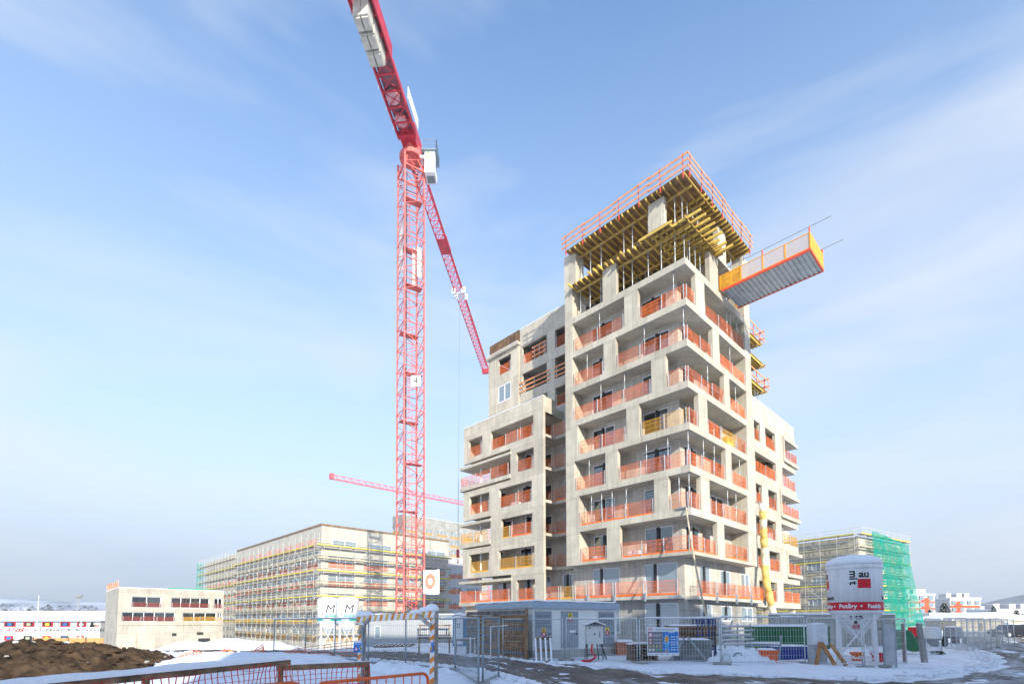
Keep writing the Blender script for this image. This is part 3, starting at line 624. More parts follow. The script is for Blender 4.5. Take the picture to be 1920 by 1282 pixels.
# stepped beam ends and plywood round the street corner of the lower deck
rnd = random.Random(5)
for i in range(9):
    t = -.2+i*.62; part_box('formwork_beam', TIMY, d2, t-.05, t+.05, -1.0-rnd.uniform(0, .5), 2.5, 30.2, 30.38)
part_box('edge_board', PLY, d2, -.75, -.25, .9, 3.2, 30.36, 30.395); part_box('edge_beam', TIMY, d2, -.75, -.67, .6, 3.3, 30.18, 30.357)
for k, (z0, h, rows) in enumerate(((ZK(9), 2.8-.47+.0, [('L', .45), ('L', 2.4), ('R', .5)]), (ZK(10), 33.02-ZK(10), [('L', .55), ('L', 2.6), ('R', .6)]))):
    if k == 0: h = 30.0-ZK(9)
    for ax, n in rows:
        us = [1.0, 2.1, 3.2, 4.6, 5.4, 7.6, 8.7, 9.7] if ax == 'L' else [.9, 1.7, 2.6, 3.4, 5.9, 7.2, 8.4, 9.5]
        if ax == 'R' and k == 0: us = [.9, 1.7, 2.6, 3.4]
        for u in us:
            if k == 1 and ax == 'L' and 1.5 < u < 2.95 and n < 1: continue
            plist.append(prop(f'F{k}{ax}{n}', f'under the {"lower" if k == 0 else "crowning"} formwork deck, {"left" if ax == "L" else "right"} side {"front" if n < 1 else "back"} row', ax, u, n if n > 0 else .5, z0, round(h, 3)))
from collections import defaultdict
dd = defaultdict(list)
for o in plist: dd[o['_k']].append(o)
for key, L_ in dd.items():
    L_.sort(key=lambda o: o['_u'])
    for i, o in enumerate(L_):
        pos = '' if len(L_) == 1 else f'{ordinal(i)} from left '
        o['label'] = ('grey steel prop '+pos+o['_w'])
        o['category'] = 'steel prop'; o['group'] = 'steel props holding up slabs and formwork'
for o in plist:
    for q in ('_k', '_w', '_u'): del o[q]
def edge_rail(name, label, segs, group=None):
    e = empty(name, (CX, CY, 0), YAW, label, 'guardrail', group)
    for ax, u0, u1, n, z in segs:
        k = max(1, round((u1-u0)/1.9))
        for i in range(k+1):
            u = u0+(u1-u0)*i/k; mb = MB(); mb.beam(P(ax, u, n+.06, z-.45), P(ax, u, n+.0, z+1.35), .05, .05); mb.box(*sum([[c-.05, c+.05] for c in P(ax, u, n+.06, z-.2)], [])); mb.build('post', RED, e)
        for j, h in enumerate((.22, .68, 1.15)):
            a = u0-.35; i = 0
            while a < u1+.2:
                b = min(a+3.0, u1+.3); dz = (.03 if i % 2 else -.03)
                mb = MB(); mb.beam(P(ax, a-.1, n-.04-(.03 if i % 2 else 0), z+h+dz), P(ax, b+.1, n-.04-(.03 if i % 2 else 0), z+h+dz*.4), .028, .15); mb.build('board', ORT, e); a = b; i += 1
    return e
edge_rail('edge_guardrail', 'red posts with three rows of orange boards round the very top of the tower', [('L', -.3, 10.4, -.68, 33.45), ('R', -.3, 10.5, -.68, 33.45)])
# loading platform cantilevered from the right facade
def platform():
    e = empty('loading_platform', (CX, CY, 0), YAW, 'orange loading platform with ribbed grey underside sticking out of the tower', 'platform')
    z = 27.75; t0, t1, y0, y1 = 5.75, 8.95, -6.4, -.1
    mb = MB()
    n = 19
    for i in range(n):
        a = y0+.12+(y1-y0-.24)*i/n; b = a+(y1-y0-.24)/n
        mb.box(t0+.1, t1-.1, a+.09, b-.09, z+.06, z+.10); mb.box(t0+.1, t1-.1, a, a+.09, z, z+.04); mb.box(t0+.1, t1-.1, b-.09, b, z, z+.04)
        mb.box(t0+.1, t1-.1, a+.075, a+.09, z+.04, z+.10); mb.box(t0+.1, t1-.1, b-.09, b-.075, z+.04, z+.10)
    mb.build('ribbed_floor', mat('sheet_metal', (.42, .47, .50), .45, metal=.3, var=.12, scale=2), e)
    mb = MB()
    for t in (t0, t1-.1): mb.box(t, t+.1, y0, y1, z-.02, z+.16)
    mb.box(t0+.1, t1-.1, y0, y0+.1, z-.02, z+.16); mb.build('frame_beams', mat('platform_red', (.72, .09, .04), .5, var=.06), e)
    OY = mat('platform_orange', (.85, .36, .03), .5, var=.08)
    mesh = netmat('platform_mesh', (.78, .70, .66), .55)
    for t in (t0+.05, t1-.05):
        mb = MB(); mb.box(t-.02, t+.02, y0+.02, y1+.2, z+1.28, z+1.33)
        for y in (y0+.05, -4.75, -3.2, -1.6, -.85, 0): mb.box(t-.03, t+.03, y-.05, y+.05, z+.16, z+1.3)
        mb.box(t-.02, t+.02, y0, y1+.2, z+.16, z+.22); mb.build('side_frame', OY, e)
        mb = MB(); mb.box(t-.004, t+.004, y0+.1, -1.65, z+.22, z+1.28); mb.build('side_mesh', mesh, e)
        mb = MB(); mb.box(t-.012, t+.012, -1.58, .1, z+.2, z+1.28); mb.build('side_panel', mat('ochre_panel', (.62, .30, .03), .6, var=.2), e)
    mb = MB(); mb.box(t0, t1, y0+.01, y0+.05, z+.16, z+1.33); mb.build('end_gate', OY, e)
    mb = MB()
    for t in (t0+.05, t1-.05):
        for y in (y0+.05, -3.2): mb.tube((t, y, z+1.3), (t, y, z+1.72), .05)
    mb.build('safety_posts', RED, e)
    mb = MB()
    for t in (t0+.05, t1-.05): mb.tube((t, y0-1.3, z+1.72), (t, .3, z+1.74), .022, n=6)
    mb.build('safety_lines', GALVD, e)
platform()
# working platforms hanging off the hidden right-hand side of the tower and the roof beyond
def hung(label, z, t0, s0, wid, dep, tilt, rails, beams):
    e = empty('hanging_platform', W(t0, s0, z), YAW, label, 'platform')
    mb = MB(); mb.box(0, wid, 0, dep, 0, .04); mb.build('deck_board', TIM, e)
    k = 9 if beams else 7
    for i in range(k):
        mb = MB(); y = dep*(i+.5)/k; mb.box(-.1, wid+.35, y-.05, y+.05, -.22, -.02); mb.build('beam', TIMY, e)
    mb = MB(); mb.box(.1, .22, -.3, dep+.2, -.42, -.24); mb.box(wid-.4, wid-.28, -.3, dep+.2, -.42, -.24); mb.build('girder', TIM, e)
    if rails:
        for y in (.1, dep/2, dep-.1): mb = MB(); mb.beam((wid, y, -.1), (wid+.1, y, 1.35), .07); mb.build('post', RED, e)
        for x in (.1, wid/2): mb = MB(); mb.beam((x, 0, 0), (x, -.05, 1.3), .07); mb.build('post', RED, e)
        for h in (.4, 1.2):
            mb = MB(); mb.beam((wid+.08, -.4, h), (wid+.08, dep+.9, h), .04, .15); mb.build('board', ORT, e)
            mb = MB(); mb.beam((-.1, -.08, h), (wid+1.0, -.08, h), .04, .15); mb.build('board', ORT, e)
    return e
part_box('rear_block_wall', CONC3, bld, 11.75, 19.5, 3.7, 12, 3.3, 32.0)
hung('high red-railed timber platform hanging behind the right edge of the tower', 32.0, 19.5, 3.3, 4.3, 2.6, 0, True, False)
hung('bare timber platform without rails below the highest one behind the tower edge', 29.8, 19.5, 3.3, 4.9, 2.4, 0, False, True)
o = hung('lowest timber platform on yellow beams with red rails above the right wing roof', 27.0, 19.5, 3.3, 5.2, 3.0, 0, True, True)
mb = MB()
for a, b in (((3.2,.4,-.4),(3.2,.4,-3.4)), ((4.0,.4,-.4),(4.0,.4,-3.4))): mb.tube(a, b, .03)
for i in range(8): mb.tube((3.2,.4,-.7-.36*i), (4.0,.4,-.7-.36*i), .025)
mb.build('ladder_frame', GALVD, o)

# ------------------------------------------------------------------ tower crane
def lattice_mast(e, L, half, secs, name='mast_section'):
    """square mast in sections along z, four legs and zigzag bracing; axes already turned by the parent"""
    hs = L/secs
    for i in range(secs):
        mb = MB(); z0 = i*hs; z1 = z0+hs
        c = [(-half,-half),(half,-half),(half,half),(-half,half)]
        for x, y in c:
            mb.box(x-.07, x+.07, y-.07, y+.07, z0+.004, z1-.004); mb.box(x-.10, x+.10, y-.10, y+.10, z1-.12, z1-.01)
        nb = 4
        for j in range(4):
            p, q = c[j], c[(j+1) % 4]
            for k in range(nb):
                a = z0+hs*k/nb; b = z0+hs*(k+1)/nb
                P_, Q_ = (p, q) if k % 2 else (q, p)
                mb.beam((*P_, a), (*Q_, b), .048)
            mb.beam((*p, z0+.05), (*q, z0+.05), .07)
            mb.beam((*p, z0+hs*.5), (*q, z0+hs*.5), .06)
        mb.build(name, CRN, e)
def crane():
    X, Y, zt = -10.05, 50.3, 50.0
    e = empty('tower_crane', (X, Y, 0), 0, 'tall red flat-top tower crane with concrete counterweights and white cab', 'crane')
    m = empty('mast', (0,0,0)); m.parent = e
    lean = -.011
    m.rotation_euler = (0, lean, R(-13.6+45))
    m.rotation_mode = 'XYZ'
    m.matrix_basis = Matrix.Rotation(lean, 4, 'Y') @ Matrix.Rotation(R(31.4), 4, 'Z') @ Matrix.Translation((0,0,.2))
    hf = 1.05
    lattice_mast(m, zt-.4, hf, 11)
    # rest platforms with ladders
    for i in range(10):
        z = 4.6*i+3.4; mb = MB(); mb.box(-hf+.1, hf-.1, -hf+.1, -.15 if i % 2 else hf-.1, z, z+.05) if i % 2 else mb.box(-hf+.1, hf-.1, .1, hf-.1, z, z+.05)
        x = -.35 if i % 2 else .35
        for q in (-.2, .2): mb.tube((x+q, 0, z-4.4), (x+q, 0, z+.9), .03, n=5)
        for r in range(16): mb.tube((x-.2, 0, z-4.3+r*.29), (x+.2, 0, z-4.3+r*.29), .018, n=4)
        mb.build('rest_platform', CRN, m)
    mb = MB(); mb.tube((-.7, -.5, 0), (-.6, -.45, zt-2), .045, n=5); mb.build('power_cable', BLK, m)
    top = Vector((math.sin(lean)*zt, 0, zt))
    # slewing head
    s = empty('slewing_head', top); s.parent = e
    mb = MB(); mb.lathe([(1.15,.0),(1.2,.1),(1.2,.42),(1.0,.5)], n=28); mb.lathe([(.95,.52),(1.0,.9),(.9,1.5)], n=4)
    mb.build('slew_ring', CRN, s)
    # head frame flaring down to the mast legs
    mb = MB()
    for q in range(4):
        a = R(31.4+45+90*q); p = Vector((math.cos(a)*1.48, math.sin(a)*1.48, -1.6)); mb.beam(p, (math.cos(a)*.7, math.sin(a)*.7, .1), .16)
        b = R(31.4+135+90*q); mb.beam(p, (math.cos(b)*1.48, math.sin(b)*1.48, -1.6), .14)
    mb.lathe([(.3,-.5),(.95,.0)], n=4)
    mb.build('head_frame', CRN, s)
    d = Vector((.1140, .9935, 0)); ang = math.atan2(d.y, d.x)
    J = empty('jib', top+Vector((0,0,1.2))); J.parent = e; J.rotation_euler = (0,0,ang)
    # local x along the jib, counter-jib along -x
    def truss(x0, x1, wd, ht, n, r, name, mm):
        mb = MB()
        for y in (-wd/2, wd/2): mb.beam((x0,y,0), (x1,y,0), r*1.5)
        mb.tube((x0,0,ht), (x1,0,ht), r*.9, n=6)
        st = (x1-x0)/n
        for i in range(n):
            a = x0+i*st; b = a+st/2; c = a+st
            for y in (-wd/2, wd/2): mb.beam((a,y,0), (b,0,ht), r*.75); mb.beam((b,0,ht), (c,y,0), r*.75)
            mb.beam((a,-wd/2,0), (a,wd/2,0), r*.75); mb.beam((a,-wd/2,0), (c,wd/2,0), r*.6)
        return mb.build(name, mm, J)
    for i in range(8):
        a = 1.4+i*5.8; truss(a, a+5.8, 1.30, 1.5 if i < 5 else 1.2, 5, .075, 'jib_section', CRD)
    mb = MB(); mb.box(47.8, 48.4, -.8, .8, -.3, .5); mb.build('jib_end', CRD, J)
    mb = MB(); mb.box(12.4, 15.2, -.62, .62, -.16, -.1); mb.box(12.4,15.2,-.68,-.62,-.1,.4); mb.box(12.4,15.2,.62,.68,-.1,.4); mb.build('service_platform', CRD, J)
    # trolley, hook rope
    tr = MB(); xt = 23.6
    for y in (-.75, .75): tr.box(xt-.9, xt+.9, y-.07, y+.07, -.25, -.05); tr.box(xt-.9, xt-.75, y-.3, y+.3, -.5, .35); tr.box(xt+.75, xt+.9, y-.3, y+.3, -.5, .35)
    for q in (-.6, 0, .6): tr.box(xt+q-.08, xt+q+.08, -.7, .7, -.42, -.28)
    t_ = tr.build('trolley', WHT, J)
    mb = MB(); mb.tube((xt-.15,.0,-.3), (xt-.15,.0,-39), .022, n=5); mb.tube((xt+.15,0,-.3), (xt+.15,0,-39), .022, n=5); mb.build('hoist_rope', GALVD, J)
    mb = MB(); mb.box(xt-.35, xt+.35, -.14, .14, -40.1, -39); mb.path([(xt,0,-40.1),(xt,0,-40.4),(xt+.2,0,-40.6),(xt+.2,0,-40.9),(xt-.05,0,-41.0),(xt-.2,0,-40.8)], .06); mb.build('hook_block', CRD, J)
    # counter-jib: box of two plate girders with lattice floor, deeper towards the end
    mb = MB(); wd = .92
    for y in (-wd, wd): mb.box(-1.4, -18, y-.07, y+.07, 0, .28); mb.box(-1.4, -8.2, y-.06, y+.06, .28, .5)
    n = 11
    for i in range(n):
        a = -1.4-i*1.5; mb.beam((a,-wd,.08), (a,wd,.08), .12); mb.beam((a,-wd,.1), (a-1.5,wd,.1), .07); mb.beam((a,wd,.1), (a-1.5,-wd,.1), .07)
    mb.box(-1.3, -1.7, -wd, wd, -.1, .5)
    mb.build('counter_jib', CRD, J)
    mb = MB(); mb.box(-1.6, -16, -.82, .82, .62, .66); mb.build('counter_jib_deck', mat('crane_deck', (.36,.16,.20), .6, var=.25, scale=1.2), J)
    for x in (-2.9, -5.2, -8.6): mb = MB(); mb.lathe([(.60,.10),(.66,.14),(.66,.55),(.5,.58)], (x, .12, 0), n=26); mb.build('winch_drum', mat('winch_pink', (.62,.33,.36), .4, var=.2, scale=2), J, True)
    mb = MB()
    for y in (-wd-.1, wd+.02): mb.box(-8.6, -18.4, y, y+.08, -.1, 1.25)
    mb.box(-18.3,-18.4,-wd,wd,-.1,1.2); mb.build('ballast_frame', CRD, J)
    cw = mat('counterweight_concrete', (.55,.53,.46), .85, var=.12, scale=2, bump=.2, bscale=10)
    for x in (-9.75, -11.1, -12.45):
        for y in (-.325, .325):
            mb = MB(); mb.box(x-.58, x+.58, y-.30, y+.30, -1.25, .62); mb.box(x-.46, x+.46, y-.27, y+.27, -1.40, -1.25); mb.build('counterweight', cw, J)
    mb = MB()
    for y in (1.25,):
        mb.tube((-1.6,y,1.4), (-18,y,1.4), .025, n=5)
        for i in range(9): mb.tube((-2-i*2,y,.2), (-2-i*2,y,1.4), .025, n=5)
    mb.build('walkway_railing', GALVD, J)
    mb = MB(); mb.box(-1.7, -4.9, -1.28, -1.22, .3, 1.5); mb.build('side_sign', WHT, J)
    mb = MB(); mb.box(-1.3, 1.5, -.75, .75, 0.0, 1.7); mb.build('jib_foot', CRD, J)
    # cab on the right of the slewing head
    cb = MB(); 
    cb.prism([(1.35,-.75,-2.05),(1.35,.75,-2.05),(1.35,1.0,-1.1),(1.35,1.0,.25),(1.35,-.75,.25)], (1.05,0,0))
    c = cb.build('cab', WHT, s); c.location = (.25, -.2, -.1)
    mb = MB(); mb.box(1.55, 2.25, .86, 1.02, -1.1, .1); mb.box(2.4, 2.415, -.3, .85, -1.0, .1); mb.box(1.5, 2.3, -.30, .6, -2.065, -2.05); mb.build('cab_window', GLF, c)
    mb = MB(); mb.box(1.52, 1.82, -.764, -.752, -.42, .12); mb.build('cab_logo', mat('logo_green', (.22,.55,.06), .5), c)
    mb = MB(); mb.box(1.60, 1.74, -.772, -.764, -.3, 0.0); mb.build('cab_logo', WHT, c)
    mb = MB(); mb.box(1.0, 2.6, -1.0, 1.2, .25, .30)
    for p, q in (((1.1,-.95),(2.55,-.95)), ((2.55,-.95),(2.55,1.1)), ((2.55,1.1),(1.1,1.1))):
        for zz in (.8, 1.3): mb.tube((*p,zz), (*q,zz), .03, n=5)
        mb.tube((*p,.3), (*p,1.3), .03, n=5); mb.tube((*q,.3), (*q,1.3), .03, n=5)
    mb.build('cab_railing', GALVD, c)
    mb = MB(); mb.box(.8, 1.4, -.5, .5, -.2, .1); mb.build('cab_bracket', WHT, c)
    # banners and the number plate on the mast (facing the camera, in mast coordinates of the crane)
    def plate(name, x, y, z, w_, h_, m_, rz=0):
        mb = MB(); mb.box(-w_/2, w_/2, -.02, .02, 0, h_); o = mb.build(name, m_, e); o.location = (x, y, z); o.rotation_euler = (0,0,rz); return o
    def mx(z): return math.sin(lean)*z
    BAN = mat('banner_white', (.72,.74,.70), .7, var=.08, scale=2)
    plate('banner', mx(41)-.95, -.25, 37.6, 1.0, 5.4, BAN, R(-58)); plate('banner', mx(41)+.25, .6, 36.6, .5, 4.2, BAN, R(31)); plate('banner', mx(41)+.95, .4, 37.5, .8, 3.2, BAN, R(40))
    p = plate('number_plate', mx(26)+.72, -1.02, 25.2, .95, 1.1, WHT, R(0))
    text('number', '4', .95, INK, p, face_M((0,-.03,.55), (1,0,0)))
    fl = MB(); fl.grid(lambda u, v: (1.35+1.55*u, -.55+.10*math.sin(u*7+v*2)*u, 4.5+2.35*v-.12*math.sin(u*3+v)*u), 16, 10); fl.build('flag', mat('flag_cloth', (.80,.81,.80), .8, var=.05), e)
    rg = MB(); rg.lathe([(.30,-.04),(.30,.04),(.58,.04),(.58,-.04),(.30,-.04)], n=20)
    vs = [(x*.82, y*1.25, z) for x, y, z in rg.v]; rg.v = [(2.05+x, -.72-z, 5.75+y) for x, y, z in vs]; rg.build('flag_emblem', mat('emblem_orange', (.72,.22,.14), .7), e)
    mb = MB(); mb.box(-3.2,3.2,-3.2,3.2,-1.0,.25); mb.box(-2.2,2.2,-2.2,2.2,.25,.8); mb.build('base_block', CONC3, e)
crane()
def far_crane():
    # far pink crane: mast hidden behind the main block, jib pointing left
    d0 = 210.
    def at(px, py, Y):
        x = (px-960)/951.8; u = -(py-1100.8)/951.8; p = R(3.7); v = Vector((x, math.cos(p)-u*math.sin(p), math.sin(p)+u*math.cos(p))); t = Y/v.y
        return Vector((v.x*t, Y, H+v.z*t))
    a = at(622, 897, 175); b = at(866, 947, 215); d = (b-a); d.z = 0
    z = a.z; L = d.length*1.25; d.normalize()
    tip = Vector((a.x, a.y, z)); root = tip+d*L
    e = empty('tower_crane', (root.x, root.y, 0), 0, 'distant pale red crane jib reaching left behind the big red mast', 'crane')
    m = mat('crane_far', (.60,.13,.14), .5, var=.05)
    J = empty('jib', (0,0,z)); J.parent = e; J.rotation_euler = (0,0,math.atan2(-d.y,-d.x))
    n = 26; st = L/n
    for i in range(0, n, 2):
        mb = MB()
        for y in (-.6, .6): mb.beam((i*st,y,0), ((i+2)*st,y,0), .22)
        mb.beam((i*st,0,1.5), ((i+2)*st,0,1.5), .2)
        for k in (i, i+1):
            for y in (-.6,.6): mb.beam((k*st,y,0), (k*st+st/2,0,1.5), .1); mb.beam((k*st+st/2,0,1.5), (k*st+st,y,0), .1)
        mb.build('jib_section', m, J)
    mb = MB(); mb.box(L-.5, L+.6, -.8, .8, -.2, 1.8); mb.build('jib_end', m, J)
    ms = empty('mast', (0,0,0)); ms.parent = e
    mb = MB()
    for x in (-.9,.9):
        for y in (-.9,.9): mb.box(x-.1,x+.1,y-.1,y+.1,-1,z)
    for i in range(int(z/2)):
        for s_ in (-.9,.9): mb.beam((-.9,s_,i*2),(.9,s_,i*2+2),.1); mb.beam((s_,-.9,i*2+2),(s_,.9,i*2),.1)
    mb.build('mast_lattice', m, ms)
    mb = MB(); mb.box(-2.6,-16,-.8,.8,-.1,.6); mb.box(-12,-16,-.9,.9,-2,-.1); mb.build('counter_jib', m, J)
far_crane()

# ------------------------------------------------------------------ scaffolded and other buildings
def block(name, label, corner, zb, zt, ll, lr, cat='building', wallm=CONC, dep=14, rows=(), parapet=1.6, winw=3.2, gap=1.5, hgt=1.9, mesh=True, pane_mat=GLF, balc=ORG, extra=None, yaw=YAW):
    """concrete block on the site's axes: corner towards the camera, ll along the left facade, lr along the right"""
    e = empty(name, (corner[0], corner[1], 0), yaw, label, cat)
    HL = []; HR = []
    for i, z in enumerate(rows):
        u = 1.0+(i % 2)*.7
        while u+winw < ll: HL.append((u, u+winw, z, z+hgt)); u += winw+gap
        u = 1.2
        while u+winw < lr: HR.append((u, u+winw, z, z+hgt)); u += winw+gap
    mb = MB(); holed(mb, 'L', 0, ll, 0, .3, zb, zt, HL); holed(mb, 'R', .3, lr, 0, .3, zb, zt, HR)
    mb.box(.3, lr, ll-.3, ll, zb, zt); mb.box(lr-.3, lr, .3, ll-.3, zb, zt); mb.box(.3, lr-.3, .3, ll-.3, zt-parapet, zt-parapet+.25); mb.build('wall', wallm, e)
    mb = MB(); mb.box(1.6, lr-.5, 1.6, ll-.5, zb, zt-parapet-.01); mb.build('light_blocker', MATS['dark_interior'], e)  # dark box added inside so no light passes from window to window
    mb = MB(); mb.box(-.04, .34, -.04, ll, zt, zt+.07); mb.box(.34, lr, -.04, .34, zt, zt+.07); mb.box(.4, lr-.35, .4, ll-.35, zt-parapet+.25, zt-parapet+.37); mb.build('roof_snow', SNOWC, e)
    for ax, HH in (('L', HL), ('R', HR)):
        for h in HH:
            window(e, ax, h[0], h[1], .18, h[2], h[3], (.33, .66), pane_mat, t=.09)
            if mesh: rail(e, ax, h[0]+.03, h[1]-.03, .06, h[2], balc if (h[2]-zb) > 4 or balc is not ORG else YEL, h=1.0, toe=False, wires=2, pitch=.2, w=.085)
    return e
def scaffold(name, label, corner, zb, zt, ll, lr, decks=True, lift=2.0, bay=2.6, sheet=None, yaw=YAW):
    e = empty(name, (corner[0], corner[1], 0), yaw, label, 'scaffold')
    SC = mat('scaffold_tube', (.60,.60,.56), .5, metal=.2, var=.1); YB = mat('scaffold_yellow', (.66,.52,.05), .6, var=.15)
    for ax, L in (('L', ll), ('R', lr)):
        if L <= 0: continue
        nb = int(L/bay)
        for i in range(nb+1):
            u = i*bay; mb = MB()
            for n in (-.35, -1.1): p = P(ax, u, n, zb); q = P(ax, u, n, zt+.9+random.uniform(0,.3)); mb.tube(p, q, .028, n=5)
            k = 0
            z = zb+lift
            while z <= zt: mb.beam(P(ax, u, -.35, z-.1), P(ax, u, -1.1, z-.1), .06); z += lift
            mb.build('standard', SC, e)
        z = zb+lift; k = 0
        while z <= zt+.1:
            mb = MB(); bx(mb, ax, -1.1 if ax == 'R' else 0, L, -.38, -1.06, z-.02, z+.05); bx(mb, ax, -1.1 if ax == 'R' else 0, L, -1.10, -1.07, z+.05, z+.22, 1 if k % 2 else 2)
            mb.build('scaffold_deck', [mat('scaffold_plank', (.36,.33,.27), .8, var=.2), YB, mat('scaffold_board', (.50,.44,.30), .7, var=.2)], e)
            for h in (.55, 1.05): mb = MB(); mb.beam(P(ax, -1.1, -1.1, z+h), P(ax, L, -1.1, z+h), .05); mb.build('ledger', SC, e)
            if k % 2 == 0:
                i = 2
                while i < nb: mb = MB(); mb.beam(P(ax, i*bay, -1.12, z), P(ax, (i+1)*bay, -1.12, z+lift), .05); mb.build('diagonal_brace', SC, e); i += 5
            z += lift; k += 1
    return e
SB = (-30.2, 79.8)
sbk = block('residential_block', 'long six-storey concrete block wrapped in scaffolding, left of the red crane mast', SB, -2.4, 17.1, 43.5, 25, 'residential block', mat('concrete_warm', (.48,.455,.40), .85, var=.08, scale=.4, streak=.08), 14, rows=(-1.6, 1.2, 4.2, 7.2, 10.2), parapet=.9, winw=4.6, gap=1.6, hgt=2.0)
e2 = block('residential_block', 'lower end block with scaffolding beyond the long six-storey block', (-60.9+1.5, 110.9+1.5), -2.4, 17.3, 33, 10, 'residential block', CONC, rows=(1.2, 4.2, 7.2, 10.2), winw=2.6, gap=1.6)
scaffold('scaffolding', 'dense tube scaffolding with yellow toe boards around the long six-storey block', SB, -2.4, 14.6, 43, 25)
scaffold('scaffolding', 'tube scaffolding on the end block farthest left, green net hanging at its end', (-60.2, 112), -2.4, 16.6, 33, 0)
mb = MB(); mb.grid(lambda u, v: (*(Vector((-60.2,112,0))+DL*33.2-DR*(1.2-1.6*u)).xy, -2+19*v), 6, 12)
tag(mb.build('debris_net', netmat('green_net', (.02,.42,.30), .62)), 'narrow green debris net at the far left end of the scaffolding', 'net')
# upper storey windows and parapet strip of the long block
e = sbk
mb = MB(); mb.box(-.12, -.06, -.12, 43.5, 16.95, 17.25); mb.box(-.06, 25, -.12, -.06, 16.95, 17.25); mb.build('roof_edge_strip', WOOD, e)
for u in (1.8, 8.4, 14.6, 20): window(e, 'R', u, u+4.2, -.02, 13.9, 14.9, (.5,), GLF, t=.09)
for u in range(2, 42, 5):
    mb = MB(); bx(mb, 'L', u, u+3.4, -.06, -.03, 13.6, 15.0); mb.build('wrapped_window', mat('pink_wrap', (.70,.36,.30), .6, var=.25, scale=1), e)
# snow-roofed low concrete building, left
LB = (-58.2, 75)
lb = empty('low_building', (LB[0], LB[1], 0), YAW, 'low three-storey raw concrete building behind the soil heap, strip windows in two rows', 'building')
def low():
    H1 = [(1.6,5.3,3.85,5.5),(6.6,11.9,3.85,5.5),(12.6,13.8,3.85,5.5)]; H2 = [(.5,7.2,1.7,3.15),(8.2,13,1.7,3.15),(13.15,13.8,1.7,3.15)]
    mb = MB(); holed(mb, 'R', .3, 14, 0, .3, -3.2, 6.75, H1+H2); mb.box(0, .3, 0, 15, -3.2, 6.75); mb.box(.3, 14, 14.7, 15, -3.2, 6.75); mb.box(13.7, 14, .3, 14.7, -3.2, 6.75); mb.box(.3, 13.7, .3, 14.7, 5.9, 6.1)
    mb.build('wall', TAN, lb)
    mb = MB(); mb.box(.1, 14, -.14, -.003, 1.15, 1.4); mb.build('ledge', TAN, lb)
    mb = MB(); mb.box(1.2, 13.5, 1.2, 14.5, -3, 5.8); mb.build('light_blocker', MATS['dark_interior'], lb)  # added dark box blocking light behind the strip windows
    mb = MB(); mb.box(-.03, .33, -.03, 15, 6.75, 6.82); mb.box(.33, 14, -.03, .33, 6.75, 6.82); mb.box(.33, 13.7, .4, 14.7, 6.1, 6.25); mb.build('roof_snow', SNOWC, lb)
    for h in H1+H2:
        n = max(2, int((h[1]-h[0])/1.25)); window(lb, 'R', h[0], h[1], .2, h[2], h[3], [i/n for i in range(1, n)], GLS, t=.09)
        rail(lb, 'R', h[0]+.05, h[1]-.05, .06, h[2], MAR if h[0] < 8 or h in H1 else YEL, h=.75, toe=False, wires=2, pitch=.14, w=.05)
    mb = MB(); part_box('wall_opening', BLK, lb, 6.9, 7.5, -.02, 0, -.55, -.1); mb.box(10.3, 11.2, -.02, 0, -.45, 0.0); part_box('doorway', BLK, lb, 10.5, 12.2, -.02, 0, -3, -1.0); mb.build('wall_opening', BLK, lb)
    mb = MB(); rnd = random.Random(2)
    for i in range(7): t = 7+i*.7; mb.box(t, t+.14, -.015, 0, -2.5-rnd.random()*.8, -2.35-rnd.random()*.5)
    mb.build('pipe_hole', BLK, lb)
    rail(lb, 'L', .5, 14, .02, 6.8, ORG, h=1.0, pitch=.2, w=.1, toe=False)
    mb = MB(); mb.box(7, 13.6, 5, 5.2, 6.2, 7.25); mb.build('green_edge', mat('green_board', (.03,.30,.12), .6), lb)
low()
# far grey block right of the mast
block('residential_block', 'tall grey block with orange balconies far behind the crane mast', (-33.0, 152), -2, 34.0, 6, 34, 'residential block', CONC3, rows=[1.5+3*i for i in range(10)], winw=4.2, gap=1.4, hgt=1.9, balc=YEL)
block('residential_block', 'mid-height grey concrete block in shade between crane mast and left wing', (-16.6, 95.2), -2, 14.2, 10, 14, 'residential block', mat('shaded_block', (.44,.44,.45), .85, var=.12), rows=(1, 4, 7, 10), winw=3.4, gap=1.2, hgt=1.5)
# right-hand scaffolded block with green net
RB = (54.9, 80); RY = R(32.5); RDR = Vector((math.cos(RY), math.sin(RY), 0)); RDL = Vector((-math.sin(RY), math.cos(RY), 0))
block('residential_block', 'scaffolded concrete block behind the mortar silo, half hidden by green netting', RB, -1, 15.2, 24, 17, 'residential block', CONC, rows=(1.2, 4.2, 7.2, 10.2), winw=2.2, gap=1.9, mesh=False, parapet=.8, yaw=RY)
scaffold('scaffolding', 'tube scaffolding with yellow decks behind the mortar silo', RB, -.6, 15.6, 24, 17, yaw=RY)
def gnet():
    mb = MB()
    def fn(u, v):
        t = 2.2+13.6*u; z = 15.9*v+.2-(1.1*sm(0,1,u)*v) ; bulge = 1.2+.5*math.sin(u*14+v*3)*(1-v)+1.0*(1-v)*u**3
        t += .8*u**4*(1-v)*math.sin(min(1, (1-v)*1.3)*math.pi*.5)
        p = Vector((RB[0], RB[1], 0))+RDR*t-RDL*bulge
        return (p.x, p.y, z)
    mb.grid(fn, 40, 26)
    o = tag(mb.build('debris_net', netmat('green_net_bright', (.008,.38,.29), .64), smooth=True), 'large bright green debris net draped over the scaffolding behind the silo', 'net')
gnet()
e = block('residential_block', 'plain white block with snowy roof rising behind the right scaffolding', (62, 118), -1, 23.5, 14, 9, 'residential block', mat('white_render', (.72,.71,.68), .8, var=.06), rows=(3, 9, 15), winw=1.4, gap=4, mesh=False)
